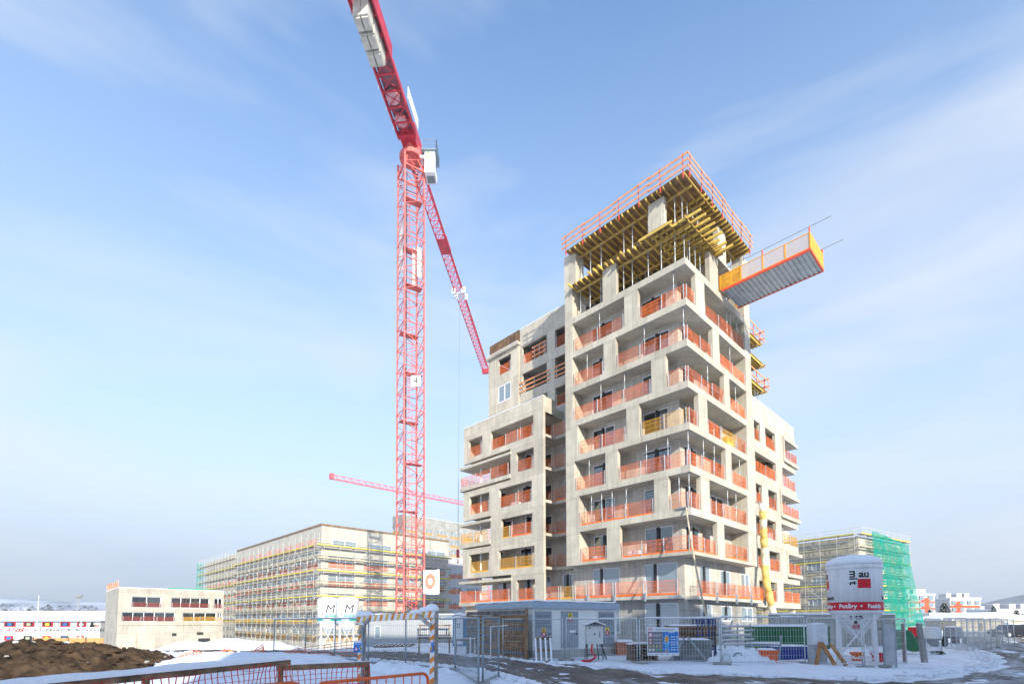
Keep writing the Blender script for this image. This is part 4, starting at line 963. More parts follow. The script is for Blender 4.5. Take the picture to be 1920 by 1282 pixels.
# ------------------------------------------------------------------ snow, soil
def heap(name, label, cat, cx, cy, rx, ry, hgt, m, rough=.25, seed=0, n=90, outline=None, peaks=1, kind=None):
    mb = MB()
    def fn(u, v):
        x = -1.15+2.3*u; y = -1.15+2.3*v; r = math.hypot(x, y)
        b = max(0, 1-r*r)
        wx, wy = cx+x*rx, cy+y*ry
        k = noise.noise(Vector((wx*.45, wy*.45, seed)))*.35+1
        c = (noise.noise(Vector((wx*1.5, wy*1.5, seed+2)))*.55+noise.noise(Vector((wx*3.6, wy*3.6, seed+3)))*.35+abs(noise.noise(Vector((wx*8, wy*8, seed+4))))*.25)*rough
        z = gh(wx, wy)-.15+hgt*(b**.62)*k + c*min(1, b*6)
        return (wx, wy, z)
    mb.grid(fn, n, n)
    return tag(mb.build(name, m, smooth=True), label, cat, kind=kind)
SOIL = mat('soil', (.075,.050,.031), .95, var=.35, scale=2.2, bump=1, bscale=7, col2=(.026,.018,.012), spec=.1)
heap('soil_heap', 'big heap of rough dark brown soil at the left edge of the site', 'soil heap', -21.6, 20.3, 8.0, 5.6, 1.05, SOIL, .42, 1, 240)
heap('snow_heap', 'smooth snow heap beside the wall of the low concrete building', 'snow heap', -21.5, 40, 6.0, 4.5, 1.15, SNOW, .12, 4, 60)
heap('snow_heap', 'low snow bank sloping down to the right of the soil heap', 'snow bank', -11.5, 22.5, 4.6, 3.6, .55, SNOW, .10, 6, 60)
heap('snow_heap', 'ploughed ridge of lumpy snow at the foot of the striped gate', 'snow bank', -5.0, 18.2, 3.2, 1.5, .38, SNOW, .3, 8, 60)
rnd = random.Random(11)
mb = MB()
for i in range(260):
    a = rnd.uniform(0, 6.28); q = math.sqrt(rnd.random())*.92; x = -21.6+8.0*q*math.cos(a); y = 20.3+5.6*q*math.sin(a); r = rnd.uniform(.04, .17)
    b = 1-q*q; z = gh(x, y)-.15+1.12*b**.62*(noise.noise(Vector((x*.45, y*.45, 1)))*.35+1)+.05
    mb.lathe([(r*.5,-r*.4),(r*rnd.uniform(.8,1.1),0),(r*.55,r*.5)], (x, y, z), n=6)
for i in range(len(mb.m)): mb.m[i] = 1 if (i//23) % 9 == 0 else 2 if (i//23) % 13 == 0 else 0
tag(mb.build('loose_soil', [SOIL, CONC3, SNOW]), 'loose clods lying over the brown soil heap', 'soil', kind='stuff')

# ------------------------------------------------------------------ workwear shop, far left
def shop():
    Y = 95.; e = empty('shop_building', (-100, Y, -3.2), 0, 'long low white workwear shop with snowy roof and red lettering along its wall', 'shop')
    WL = mat('shop_wall', (.46,.455,.44), .7, var=.06, scale=.6)
    mb = MB(); mb.box(-60, 23.2, 0, 14, 0, 5.0); mb.build('wall', WL, e)
    mb = MB(); mb.prism([(-60.4,-.4,5.0),(-60.4,14.4,5.0),(-60.4,7,7.0)], (84,0,0)); mb.build('roof', SNOWC, e)
    mb = MB(); mb.box(-60, 23.4, -.45, -.35, 4.85, 5.03); mb.build('gutter', GREY, e)
    mb = MB(); mb.box(-60, 23.2, -.08, -.003, 2.75, 3.80); mb.build('sign_band', WHT, e)
    cols = [(.01,.16,.45), (.30,.34,.22), (.55,.55,.03), (.03,.12,.38), (.6,.6,.6)]
    def sx(px): return (px-960)/951.8*Y+100
    for i, (a, b) in enumerate(((12,31),(48,66),(83,101),(117,133),(148,163))):
        for z0, z1, w_ in ((3.93,4.78,1),(1.25,2.35,0)):
            mb = MB(); mb.box(sx(a)-.1, sx(b)+.1, -.10, -.003, z0, z1); f = mb.build('display_panel', REDP if z0 > 2 else LGREY, e)
            mb = MB(); mb.box(sx(a)+.1, sx(b)-.1, -.13, -.103, z0+.12, z1-.12); mb.build('poster', INK if (z0 > 2 or i % 2) else REDP, f)
            c = (sx(a)+sx(b))/2; mb = MB(); mb.lathe([(.30,-.01),(.36,.0),(.30,.01)], n=12); mb.v = [(c+x*1.25, -.145+z, (z0+z1)/2+y*.8) for x, y, z in mb.v]
            mb.build('poster_motif', mat(f'motif_{i}', cols[i] if z0 > 2 else (.55,.5,.4), .6), f)
    text('sign_lettering', 'CANIS', 1.15, REDP, e, face_M((sx(25), -.1, 3.28), (1,0,0)), shear=.35, sx=1.35, bold=.01)
    text('sign_lettering', 'ODĚVY - OBUV - RUKAVICE - PRO PRÁCI A VOLNÝ ČAS', .62, INK, e, face_M((sx(121), -.1, 3.28), (1,0,0)), shear=.25, sx=1.12, bold=.02)
    text('sign_lettering', 'canis', .55, REDP, e, face_M((sx(183), -.1, 4.15), (1,0,0)), shear=.25)
    mb = MB(); mb.prism([(sx(171),-.1,3.85),(sx(174),-.1,4.7),(sx(178),-.1,4.85),(sx(177),-.1,4.4),(sx(182),-.1,4.1),(sx(178),-.1,3.9)], (0,-.03,0)); mb.build('dog_emblem', INK, e)
shop()
for px, y, h, lab in ((72, 88, 9.2, 'tall slim white flagpole in front of the workwear shop'), (167, 96, 6.8, 'shorter thin white pole near the right end of the workwear shop roof')):
    x = (px-960)/951.8*y; e = empty('flagpole', (x, y-1.5 if y > 90 else y, -3.2), 0, lab, 'pole'); mb = MB(); mb.tube((0,0,0), (0,0,h), .09, .05, 8); mb.build('shaft', WHT, e, True); mb = MB(); mb.lathe([(.02,0),(.1,.08),(.02,.16)], (0,0,h), 8); mb.build('finial', WHT, e)
def hoarding():
    Y = 68; e = empty('timber_hoarding', (-60.5, Y, -3.05), 0, 'orange-brown timber board hoarding in front of the shop wall', 'fence')
    mb = MB(); x0 = (67-960)/951.8*Y+60.5; x1 = (198-960)/951.8*Y+60.5
    OSB = mat('hoarding_board', (.52,.27,.10), .75, var=.15, scale=1.5)
    for i in range(4):
        for j in range(2):
            a = x0+(x1-x0)*i/4; b = x0+(x1-x0)*(i+1)/4; mb = MB(); mb.box(a+.02, b-.02, 0, .06, .2+1.22*j, 1.38+1.22*j); mb.build('board', OSB, e)
        mb = MB(); mb.box(a-.06, a+.06, -.14, -.003, 0, 2.75); mb.build('post', WOOD, e)
    e = empty('sheet_metal_hoarding', (-66, Y-1, -2.9), 0, 'ribbed grey sheet metal hoarding at the far left, beside the timber hoarding', 'fence')
    mb = MB(); a = (-14-960)/951.8*Y+66
    for i in range(44):
        mb.box(a+i*.15, a+i*.15+.09, 0, .03, .1, 2.0); mb.box(a+i*.15+.09, a+i*.15+.15, .03, .06, .1, 2.0)
    mb.build('sheets', GALV, e); mb = MB(); mb.box(a, a+6.6, -.02, .1, 2.0, 2.1); mb.build('top_rail', SNOWC, e)
hoarding()

# ------------------------------------------------------------------ mortar silos
def mortar_silo(name, label, x, y, zb, rad, z_c, z_t, cone_r, leg_r):
    e = empty(name, (x, y, zb), 0, label, 'silo')
    mb = MB(); mb.lathe([(rad,z_c),(rad,z_t-.06),(rad*.985,z_t)], n=48); mb.build('tank', mat('silo_white', (.75,.76,.77), .5, var=.05, scale=1.2, streak=.08), e, True)
    mb = MB(); mb.lathe([(cone_r,z_c-rad*1.15),(rad*.99,z_c-.02),(rad*.99,z_c)], n=40); mb.build('cone', MATS['silo_white'], e, True)
    mb = MB(); mb.lathe([(rad*1.03,z_t),(rad*1.05,z_t+.13),(rad*.95,z_t+.30),(rad*.6,z_t+.46),(rad*.2,z_t+.52),(.01,z_t+.53)], n=40)
    mb.v = [(a, b, c+.03*noise.noise(Vector((a*2, b*2, c)))) for a, b, c in mb.v]; mb.build('roof_snow', SNOWC, e, True)
    mb = MB(); mb.lathe([(rad*1.04,z_t-.16),(rad*1.04,z_t-.005)], n=48); mb.lathe([(rad*1.03,z_c-.05),(rad*1.03,z_c+.02)], n=48); mb.build('rim', MATS['silo_white'], e)
    la = math.atan2(-y, -x)+R(45); leg = [(math.cos(la+R(90*i))*leg_r, math.sin(la+R(90*i))*leg_r) for i in range(4)]
    for p in leg:
        mb = MB(); mb.beam((*p,-.1), (p[0]*.93, p[1]*.93, z_c+.1), .14); mb.box(p[0]-.2,p[0]+.2,p[1]-.2,p[1]+.2,-.1,.02); mb.build('leg', MATS['silo_white'], e)
    for i in range(4):
        p, q = leg[i], leg[(i+1) % 4]; mb = MB(); mb.tube((*p,.25), (q[0]*.95,q[1]*.95,z_c-.2), .035, n=6); mb.tube((*q,.25), (p[0]*.95,p[1]*.95,z_c-.2), .035, n=6); mb.tube((*p,.2), (*q,.2), .035, n=6); mb.build('brace', MATS['silo_white'], e)
    return e
sx_, sy_ = 15.95, 23.6
si = mortar_silo('mortar_silo', 'big white mortar silo with red square logo and red lettered band, snow on its dome', sx_, sy_, 0, 1.08, 2.30, 4.42, .15, .99)
rad = 1.08; A0 = -math.atan2(sx_, sy_)+.0
def band(name, z0, z1, m, a0=-math.pi, a1=math.pi, e=si, rd=rad, n=60):
    mb = MB()
    mb.grid(lambda u, v: ((rd+.006)*math.sin(a0+(a1-a0)*u), -(rd+.006)*math.cos(a0+(a1-a0)*u), z0+(z1-z0)*v), n, 1); return mb.build(name, m, e)
band('red_band', 2.36, 2.72, REDP)
for k in (-1, 0, 1):
    a = A0+.14+k*1.75
    band('logo_square', 3.34, 3.75, REDP, a-.02, a+.46, n=8)
    text('logo_lettering', 'au', .44, INK, si, Matrix(), wrap=(rad, a+.22, 3.96), ext=.004, bold=.012)
    # the letters m, i, t turned on their side, reading downwards
    for j, (ch, dz) in enumerate((('m', 3.97), ('i', 3.76), ('t', 3.57))):
        cu = bpy.data.curves.new('logo_lettering', 'FONT'); cu.body = ch; cu.size = .42; cu.extrude = .004; cu.align_x = 'CENTER'; cu.align_y = 'CENTER'; cu.offset = .012
        t = bpy.data.objects.new('logo_lettering', cu); COL.objects.link(t); me = bpy.data.meshes.new_from_object(t.evaluated_get(bpy.context.evaluated_depsgraph_get())); bpy.data.objects.remove(t)
        for v in me.vertices:
            x_, y_ = v.co.y, -v.co.x; an = a-.17+x_/rad; v.co = Vector(((rad+.008)*math.sin(an), -(rad+.008)*math.cos(an), dz+y_))
        me.materials.clear(); me.materials.append(INK); o = bpy.data.objects.new('logo_lettering', me); COL.objects.link(o); o.parent = si
for k, (t_, da) in enumerate((('Potěry', -.22), ('•', .18), ('Fasády', .62), ('•', -.66), ('Omítky', -1.05), ('•', 1.06))):
    text('band_lettering', t_, .25, WHT, si, Matrix(), wrap=(rad+.006, A0+da*1.2, 2.53), ext=.004, bold=.008)
text('band_lettering', 'baumit', .26, INK, si, Matrix(), wrap=(rad, A0-1.16, 2.92), ext=.004, bold=.006)
text('band_lettering', 'baumit', .26, INK, si, Matrix(), wrap=(rad, A0+1.5, 2.92), ext=.004, bold=.006)
vz = Vector((-sx_, -sy_, 0)).normalized(); vr = Vector((vz.y*-1, vz.x, 0))
def cone_pt(z): return rad*.99-(2.28-z)/(rad*1.13)*(rad*.99-.16)
def cone_M(z, dx=0):
    r = cone_pt(z)+.02; up = (Vector((0,0,1))+vz*.82).normalized(); p = vz*r+Vector((0,0,z))+vr*dx
    return face_M(p, vr, up)
text('silo_number', '145', .24, INK, si, cone_M(2.02), sx=1.5, bold=.008)
mb = MB(); mb.lathe([(.075,0),(.075,.01)], n=14); o = mb.build('silo_mark', INK, si); o.data.transform(cone_M(1.82))
mb = MB(); mb.lathe([(.10,0),(.14,0),(.14,.01),(.10,.01),(.10,0)], n=18); mb.beam((-.09,-.05,.005),(.09,.05,.005),.03,.01); o = mb.build('silo_mark', REDP, si); o.data.transform(cone_M(1.62))
for i, (px, lab) in enumerate(((616, 'left one of two white silos with a big black M beside the scaffolding'), (656, 'right one of two white silos with a big black M, next to the striped gate'))):
    Y = 54.; x = (px-960)/951.8*Y; e = mortar_silo('mortar_silo', lab, x, Y-.8*i, -1.3, 1.1, 3.05, 5.15, .16, .98)
    a0 = -math.atan2(x, Y)
    TEAL = mat('teal', (.02,.40,.36), .5); NAVY = mat('pale_blue', (.25,.45,.70), .5)
    band('teal_band', 3.15, 3.45, TEAL, e=e, rd=1.1)
    mb = None
    text('logo_lettering', 'M', 1.25, INK, e, Matrix(), wrap=(1.1, a0+.12, 4.36), ext=.004, bold=0, shear=.2)
    text('logo_lettering', '/', 1.0, INK, e, Matrix(), wrap=(1.1, a0-.45, 4.12), ext=.004, bold=.02, shear=.5)
    text('logo_lettering', 'MUREXIN', .28, TEAL, e, Matrix(), wrap=(1.1, a0+.25, 3.66), ext=.004, bold=.01, shear=.2)
    band('pale_strip', 3.22, 3.38, WHT, a0-.5, a0+.2, e=e, rd=1.106, n=10); band('blue_strip', 4.95, 5.03, NAVY, a0-.45, a0+.55, e=e, rd=1.1, n=12)

# ------------------------------------------------------------------ site fence panels
FMESH = {}
def fence_panel(name, p, q, label, h=1.98, group='mesh site fence panels', snow=True, foot=True, mtl=GALV, cell=(.12, .26), r=.024):
    p = Vector((p[0], p[1], 0)); q = Vector((q[0], q[1], 0)); L = (q-p).length; d = (q-p)
    z = max(-3, (gh(p.x,p.y)+gh(q.x,q.y))/2)
    e = empty(name, (p.x, p.y, z), math.atan2(d.y, d.x), label, 'fence panel', group)
    mb = MB(); mb.tube((0,0,0),(0,0,h),r); mb.tube((L,0,0),(L,0,h),r); mb.tube((0,0,h),(L,0,h),r); mb.tube((0,0,.1),(L,0,.1),r); mb.build('frame', mtl, e, True)
    mb = MB(); n = int(L/cell[0])
    for i in range(1, n): mb.beam((L*i/n,0,.1),(L*i/n,0,h),.007)
    n = int(h/cell[1])
    for i in range(1, n): mb.beam((0,0,.1+(h-.1)*i/n),(L,0,.1+(h-.1)*i/n),.007)
    mb.build('wire_mesh', mtl, e)
    if foot:
        mb = MB(); mb.box(-.35,.35,-.12,.12,-.05,.1); mb.build('foot', CONC3, e)
    if snow:
        mb = MB(); k = 14
        for i in range(k):
            if random.random() < .8: mb.box(L*i/k, L*(i+1)/k, -.024, .024, h+.02, h+.05+random.random()*.03)
        mb.build('snow_cap', SNOWC, e)
    return e
def gp(px, py, z=0):
    x = (px-960)/951.8; u = -(py-1100.8)/951.8; p = R(3.7); v = Vector((x, math.cos(p)-u*math.sin(p), math.sin(p)+u*math.cos(p))); t = (z-H)/v.z
    return (v.x*t, v.y*t)
FL = [((513,1226),(572,1230)), ((572,1230),(627,1236)), ((627,1236),(690,1243)), ((690,1243),(760,1248)), ((760,1248),(853,1257)), ((853,1257),(897,1287)), ((905,1285),(935,1271))]
for i, (a, b) in enumerate(FL):
    fence_panel('mesh_fence', gp(*a), gp(*b), ['mesh fence panel farthest left along the mud road', 'mesh fence panel in front of the left M silo', 'mesh fence panel between the M silos and the striped gate', 'mesh fence panel seen through the left half of the striped gate', 'mesh fence panel seen through the right half of the gate', 'mesh fence panel turning towards the viewer right of the gate', 'short angled fence leaf at the road corner before the plank wall'][i], snow=i < 5, mtl=GALVD, r=.032)
FR = [((943,1236),(1055,1237)), ((1062,1237),(1195,1243)), ((1200,1243),(1351,1247)), ((1354,1247),(1510,1246)), ((1516,1246),(1618,1250)), ((1622,1250),(1658,1249)), ((1660,1249),(1700,1244))]
for i, (a, b) in enumerate(FR):
    fence_panel('mesh_fence', gp(*a), gp(*b), ['mesh fence panel before the transformer station, nearest the plank wall', 'mesh fence panel behind the grey electric cabinet, right part of the station', 'mesh fence panel carrying the big safety notice board', 'mesh fence panel in front of the orange tub and green skip', 'mesh fence panel in front of the big silo legs', 'narrow mesh fence panel right of the big silo legs', 'narrow mesh fence panel with grey board, far right of the silo'][i], snow=i in (1,2,3))
e = fence_panel('mesh_fence', gp(1766,1226), gp(1738,1232), 'mesh fence panel far right near the red machine', snow=False)
for i in range(9):
    x, y = gp(1815+i*11, 1222-i*1.2); fence_panel('mesh_fence', (x, y), (x+1.2, y+3.0), 'one of the mesh fence panels stored upright in a row by the far roadside', group='stored fence panels at the roadside', snow=i % 3 == 0, foot=False, mtl=GALV)

# ------------------------------------------------------------------ striped gate, foreground rails and barriers
def gate():
    x0, y0 = (678-960)/951.8*14.2, 14.2; x1, y1 = (812.5-960)/951.8*13.0, 13.0
    e = empty('striped_gate', (x0, y0, 0), math.atan2(y1-y0, x1-x0), 'timber portal wound with red and white striped tape, snow on its crossbeam', 'gate')
    L = math.hypot(x1-x0, y1-y0); h0, h1 = 2.02, 2.14
    PW = mat('gate_plank', (.42,.38,.34), .7, var=.2, scale=4, streak=.25); TW = mat('tape_white', (.78,.77,.78), .5, var=.03); TO = mat('tape_orange', (.78,.26,.04), .5, var=.1); TY = mat('tape_amber', (.72,.48,.10), .5)
    def post(x, h, name):
        mb = MB(); mb.box(x-.07, x+.07, -.03, .03, -.1, h); mb.box(x+.04, x+.08, .031, .12, -.1, h); o = mb.build(name, PW, e)
        mb = MB(); z = .25; i = 0
        while z < h-.12:   # slanting turns of tape, proud of the plank
            mb.prism([(x-.073,-.034,z),(x+.073,-.034,z+.10),(x+.073,-.034,z+.23),(x-.073,-.034,z+.13)], (0,-.003,0), 1+(i % 2)*(1 if random.random() < .3 else 0))
            mb.prism([(x-.072,-.033,z+.13),(x+.072,-.033,z+.23),(x+.072,-.033,z+.38),(x-.072,-.033,z+.28)], (0,-.002,0), 0); z += .27; i += 1
        mb.build('striped_tape', [TW, TO, TY], o)
    post(0, h0, 'post'); post(L, h1, 'post')
    bz = lambda x: h0-.08+(h1-h0)*x/L
    mb = MB(); mb.prism([(-.12,-.06,bz(-.12)-.09),(L+.14,-.06,bz(L)-.09),(L+.14,-.06,bz(L)+.09),(-.12,-.06,bz(-.12)+.09)], (0,.05,0)); bm_ = mb.build('crossbeam', PW, e)
    mb = MB(); x = -.1; i = 0
    while x < L-.05:
        mb.prism([(x,-.064,bz(x)-.088),(x+.09,-.064,bz(x)-.088),(x+.15,-.064,bz(x)+.088),(x+.06,-.064,bz(x)+.088)], (0,-.003,0), 1+i % 2)
        mb.prism([(x+.09,-.063,bz(x)-.088),(x+.2,-.063,bz(x)-.088),(x+.26,-.063,bz(x)+.088),(x+.15,-.063,bz(x)+.088)], (0,-.002,0), 0); x += .205; i += 1
    mb.build('striped_tape', [TW, TO, TY], bm_)
    mb = MB(); mb.beam((.0,-.10,1.55), (.38,-.10,bz(.4)-.02), .09, .05, up=(0,1,0)); mb.build('brace', PW, e); mb = MB(); mb.beam((L,-.10,1.75), (L-.40,-.10,bz(L)-.03), .09, .05, up=(0,1,0)); mb.build('brace', PW, e)
    def snowlump(name, pts):
        mb = MB()
        for x, z, r, sx in pts:
            o = len(mb.v); mb.lathe([(r*.9,-r*.25),(r,0),(r*.92,r*.35),(r*.6,r*.72),(.01,r*.88)], n=14)
            for k in range(o, len(mb.v)): a, b, c = mb.v[k]; mb.v[k] = (a*sx+x+.012*noise.noise(Vector((a*9,b*9,c*9+x))), b*.8-.03, c+z)
        return mb.build(name, SNOWC, e, True)
    snowlump('snow_cap', [(0.02,bz(0)+.10,.14,1.2),(.25,bz(.25)+.10,.12,1.6),(.45,bz(.5)+.09,.05,2),(L-.55,bz(L)+.04,.10,2.0),(L-.28,bz(L)+.09,.11,1.6),(L-.02,bz(L)+.12,.17,1.15)])
    return e, L, h0
ge, GL, gh0 = gate()
def small_sign(x, z, w_, h_, rz, label, loc):
    e = empty('warning_sign', loc, rz, label, 'sign')
    mb = MB(); mb.box(-w_/2, w_/2, 0, .006, 0, h_); b = mb.build('plate', SIGNB, e)
    mb = MB(); mb.box(-w_/2, w_/2, -.002, -.0002, h_*.84, h_); mb.build('title_strip', WHT, e)
    mb = MB(); s = h_*.42; c = -w_*.2 if w_ > .3 else 0
    if w_ > .3:
        mb.prism([(c-s*.55,-.002,h_*.14),(c+s*.55,-.002,h_*.14),(c,-.002,h_*.14+s)], (0,-.002,0)); mb.build('red_triangle', REDP, e)
        mb = MB(); mb.prism([(c-s*.36,-.0042,h_*.19),(c+s*.36,-.0042,h_*.19),(c,-.0042,h_*.14+s*.78)], (0,-.001,0)); mb.build('white_triangle', WHT, e); c = w_*.24
    mb = MB(); q = h_*.2; zc = h_*.36; mb.prism([(c-q,-.002,zc),(c,-.002,zc-q),(c+q,-.002,zc),(c,-.002,zc+q)], (0,-.002,0)); mb.build('yellow_diamond', mat('sign_yellow', (.80,.66,.03), .5), e)
    mb = MB(); mb.lathe([(q*.45,0),(q*.45,.001)], n=10); mb.v = [(c+a, -.0043-cc, zc+b) for a, b, cc in mb.v]; mb.build('black_mark', INK, e)
    mb = MB()
    for k in range(2): mb.box(-w_*.42, w_*(.30-.1*k), -.002, -.0002, h_*(.74-.07*k), h_*(.77-.07*k))
    mb.build('printed_lines', mat('pale_print', (.45,.6,.85), .5), e)
p = gate_p = (ge.location.x, ge.location.y); an = ge.rotation_euler.z
def on_gate(x, dy): return (p[0]+math.cos(an)*x+math.sin(an)*dy, p[1]+math.sin(an)*x-math.cos(an)*dy)
q = on_gate(-.03, .06); small_sign(0, 0, .38, .31, an, 'blue warning sign with red triangle and yellow diamond on the left gate post', (*q, 1.02))
q = on_gate(GL+.0, .06); small_sign(0, 0, .21, .30, an-.5, 'narrow blue warning sign with yellow diamond on the right gate post', (*q, 1.10))
q = on_gate(.17, .12); e = empty('fence_post', (*q, 0), 0, 'lone galvanised fence post just right of the left gate post', 'post'); mb = MB(); mb.tube((0,0,-.1),(0,0,1.77),.026); mb.build('tube', GALVD, e, True); mb = MB(); mb.lathe([(.04,0),(.05,.03),(.01,.07)], (0,0,1.77), 10); mb.build('snow_cap', SNOWC, e)
NET = mat('red_net', (.66,.04,.03), .6, var=.1)
def net(mb, a, b, za, zb, drop, cell=.105, th=.012, sag=.05):
    a = Vector(a); b = Vector(b); L = (b-a).length; n = int(L/cell); k = int(drop/cell); d = (b-a)/n
    side = Vector((d.y, -d.x, 0)).normalized()
    P_ = [[a+d*i+Vector((0,0,za+(zb-za)*i/n-drop*j/k-sag*math.sin(j*.9+i*.25)*.35))+side*(.05*math.sin(i*.5+j*.6)+.03*noise.noise(Vector((i*.7,j*.7,0))))+d*(.16*noise.noise(Vector((i*.5,j*.5,4)))) for j in range(k+1)] for i in range(n+1)]
    for i in range(n+1):
        for j in range(k+1):
            if i < n: mb.beam(P_[i][j], P_[i+1][j], th*(1.5 if j in (0,k) else 1), th*.6)
            if j < k: mb.beam(P_[i][j], P_[i][j+1], th, th*.6)
def timber_rail(a, b, za, zb, label, snow):
    e = empty('timber_railing', (0,0,0), 0, label, 'railing'); A = Vector((*a, za)); B = Vector((*b, zb))
    e.location = (a[0], a[1], 0); o = Vector((a[0], a[1], 0)); A -= o; B -= o
    mb = MB(); mb.beam(A, B, .05, .10); mb.build('rail', WOOD, e)
    for q in ((.08, .5, .97) if snow else (.97,)):
        c = A.lerp(B, q); side = (B-A).cross(Vector((0,0,1))).normalized()*-.06; mb = MB(); mb.box(c.x+side.x-.04, c.x+side.x+.04, c.y+side.y-.03, c.y+side.y+.03, -.3, c.z-.02); mb.build('post', WOOD, e)
    mb = MB(); net(mb, (A.x+.03, A.y-.05, 0), (B.x+.03, B.y-.05, 0), A.z-.03, B.z-.03, .95); mb.build('safety_net', NET, e)
    if snow:
        mb = MB(); n = 90; d = (B-A).normalized(); side = d.cross(Vector((0,0,1))).normalized()
        def fn(u, v):
            c = A.lerp(B, u); t = math.pi*v; hh = (.085+.03*noise.noise(Vector((u*6,0,2)))+.012*noise.noise(Vector((u*30,v*3,2))))*min(1, (1-u)*14+.25)
            return tuple(c+side*(math.cos(t)*.075)+Vector((0,0,.045+math.sin(t)*hh)))
        mb.grid(fn, n, 8); mb.build('snow_cap', SNOWC, e, True)
    else:
        mb = MB(); mb.beam(A+Vector((0,0,.055)), B+Vector((0,0,.055)), .04, .012); mb.build('snow_cap', SNOWC, e)
timber_rail((-5.95, 4.7), (-4.15, 9.55), 1.12, 1.13, 'long timber railing thick with snow, red net hanging below it', True)
timber_rail((-4.55, 9.9), (-2.72, 9.75), .98, 1.07, 'short timber railing with red net between long snowy railing and gate', False)
def barrier(a, b, h, label, dip=0):
    A = Vector((*a, 0)); B = Vector((*b, 0)); L = (B-A).length; e = empty('tube_barrier', (a[0], a[1], 0), math.atan2(b[1]-a[1], b[0]-a[0]), label, 'barrier', 'orange tube barriers in the foreground')
    def rr(x0, x1, z1, rd=.13):
        pts = [(x0,0,0),(x0,0,z1-rd)]+[(x0+rd-rd*math.cos(t), 0, z1-rd+rd*math.sin(t)) for t in [math.pi/2*k/7 for k in range(1,8)]]
        return pts+[(x1-rd+rd*math.sin(t), 0, z1-rd+rd*math.cos(t)) for t in [math.pi/2*k/7 for k in range(0,8)]]+[(x1,0,0)]
    OT = mat('barrier_orange', (.78,.13,.02), .35, var=.06, spec=.5)
    mb = MB(); mb.path(rr(0, L, h), .027, 10); mb.build('frame', OT, e, True)
    mb = MB(); mb.tube((0,0,.35), (L,0,.35), .02); mb.build('cross_tube', OT, e, True)
    for k in range(1, 12): mb = MB(); mb.tube((L*k/12,0,.35),(L*k/12,0,h-.02),.009,n=6); mb.build('bar', OT, e)
    for x in (.25, L-.25): mb = MB(); mb.tube((x,-.3,.02),(x,.3,.02),.022); mb.tube((x,0,.02),(x,0,.35),.022); mb.build('foot', OT, e)
barrier((-2.85, 7.45), (-1.47, 8.95), .985, 'orange tube barrier in front of the striped gate')
barrier((-4.55, 6.3), (-3.06, 7.45), 1.0, 'orange tube barrier below the end of the long snowy railing')
# drooping orange net further back
for pi, pts in enumerate((((330,1232),(362,1216),(392,1228),(410,1222),(425,1212),(438,1222),(452,1226)), ((470,1228),(480,1214),(492,1206),(496,1222)), ((520,1224),(560,1214),(620,1206),(668,1200)))):
    mb = MB()
    for (a, b) in zip(pts, pts[1:]):
        A = gp(a[0], 1232-(a[0]-330)*.02+4); B = gp(b[0], 1232-(b[0]-330)*.02+4)
        za = 1.9-(a[1]-1162)/951.8*A[1]; zb = 1.9-(b[1]-1162)/951.8*B[1]
        for k in range(5):
            f = k/4; mb.beam((A[0], A[1], .05+(za-.05)*f), (B[0], B[1], .05+(zb-.05)*f), .03)
        for k in range(6): f = k/5; x = A[0]+(B[0]-A[0])*f; y = A[1]+(B[1]-A[1])*f; mb.beam((x, y, .03), (x, y, za+(zb-za)*f), .02)
    tag(mb.build('orange_net', mat('net_orange', (.80,.22,.10), .6)), ['sagging bright orange net strung over the snow beside the soil heap', 'short scrap of orange net standing upright in the snow', 'orange net strung along the road below the M silos'][pi], 'net')
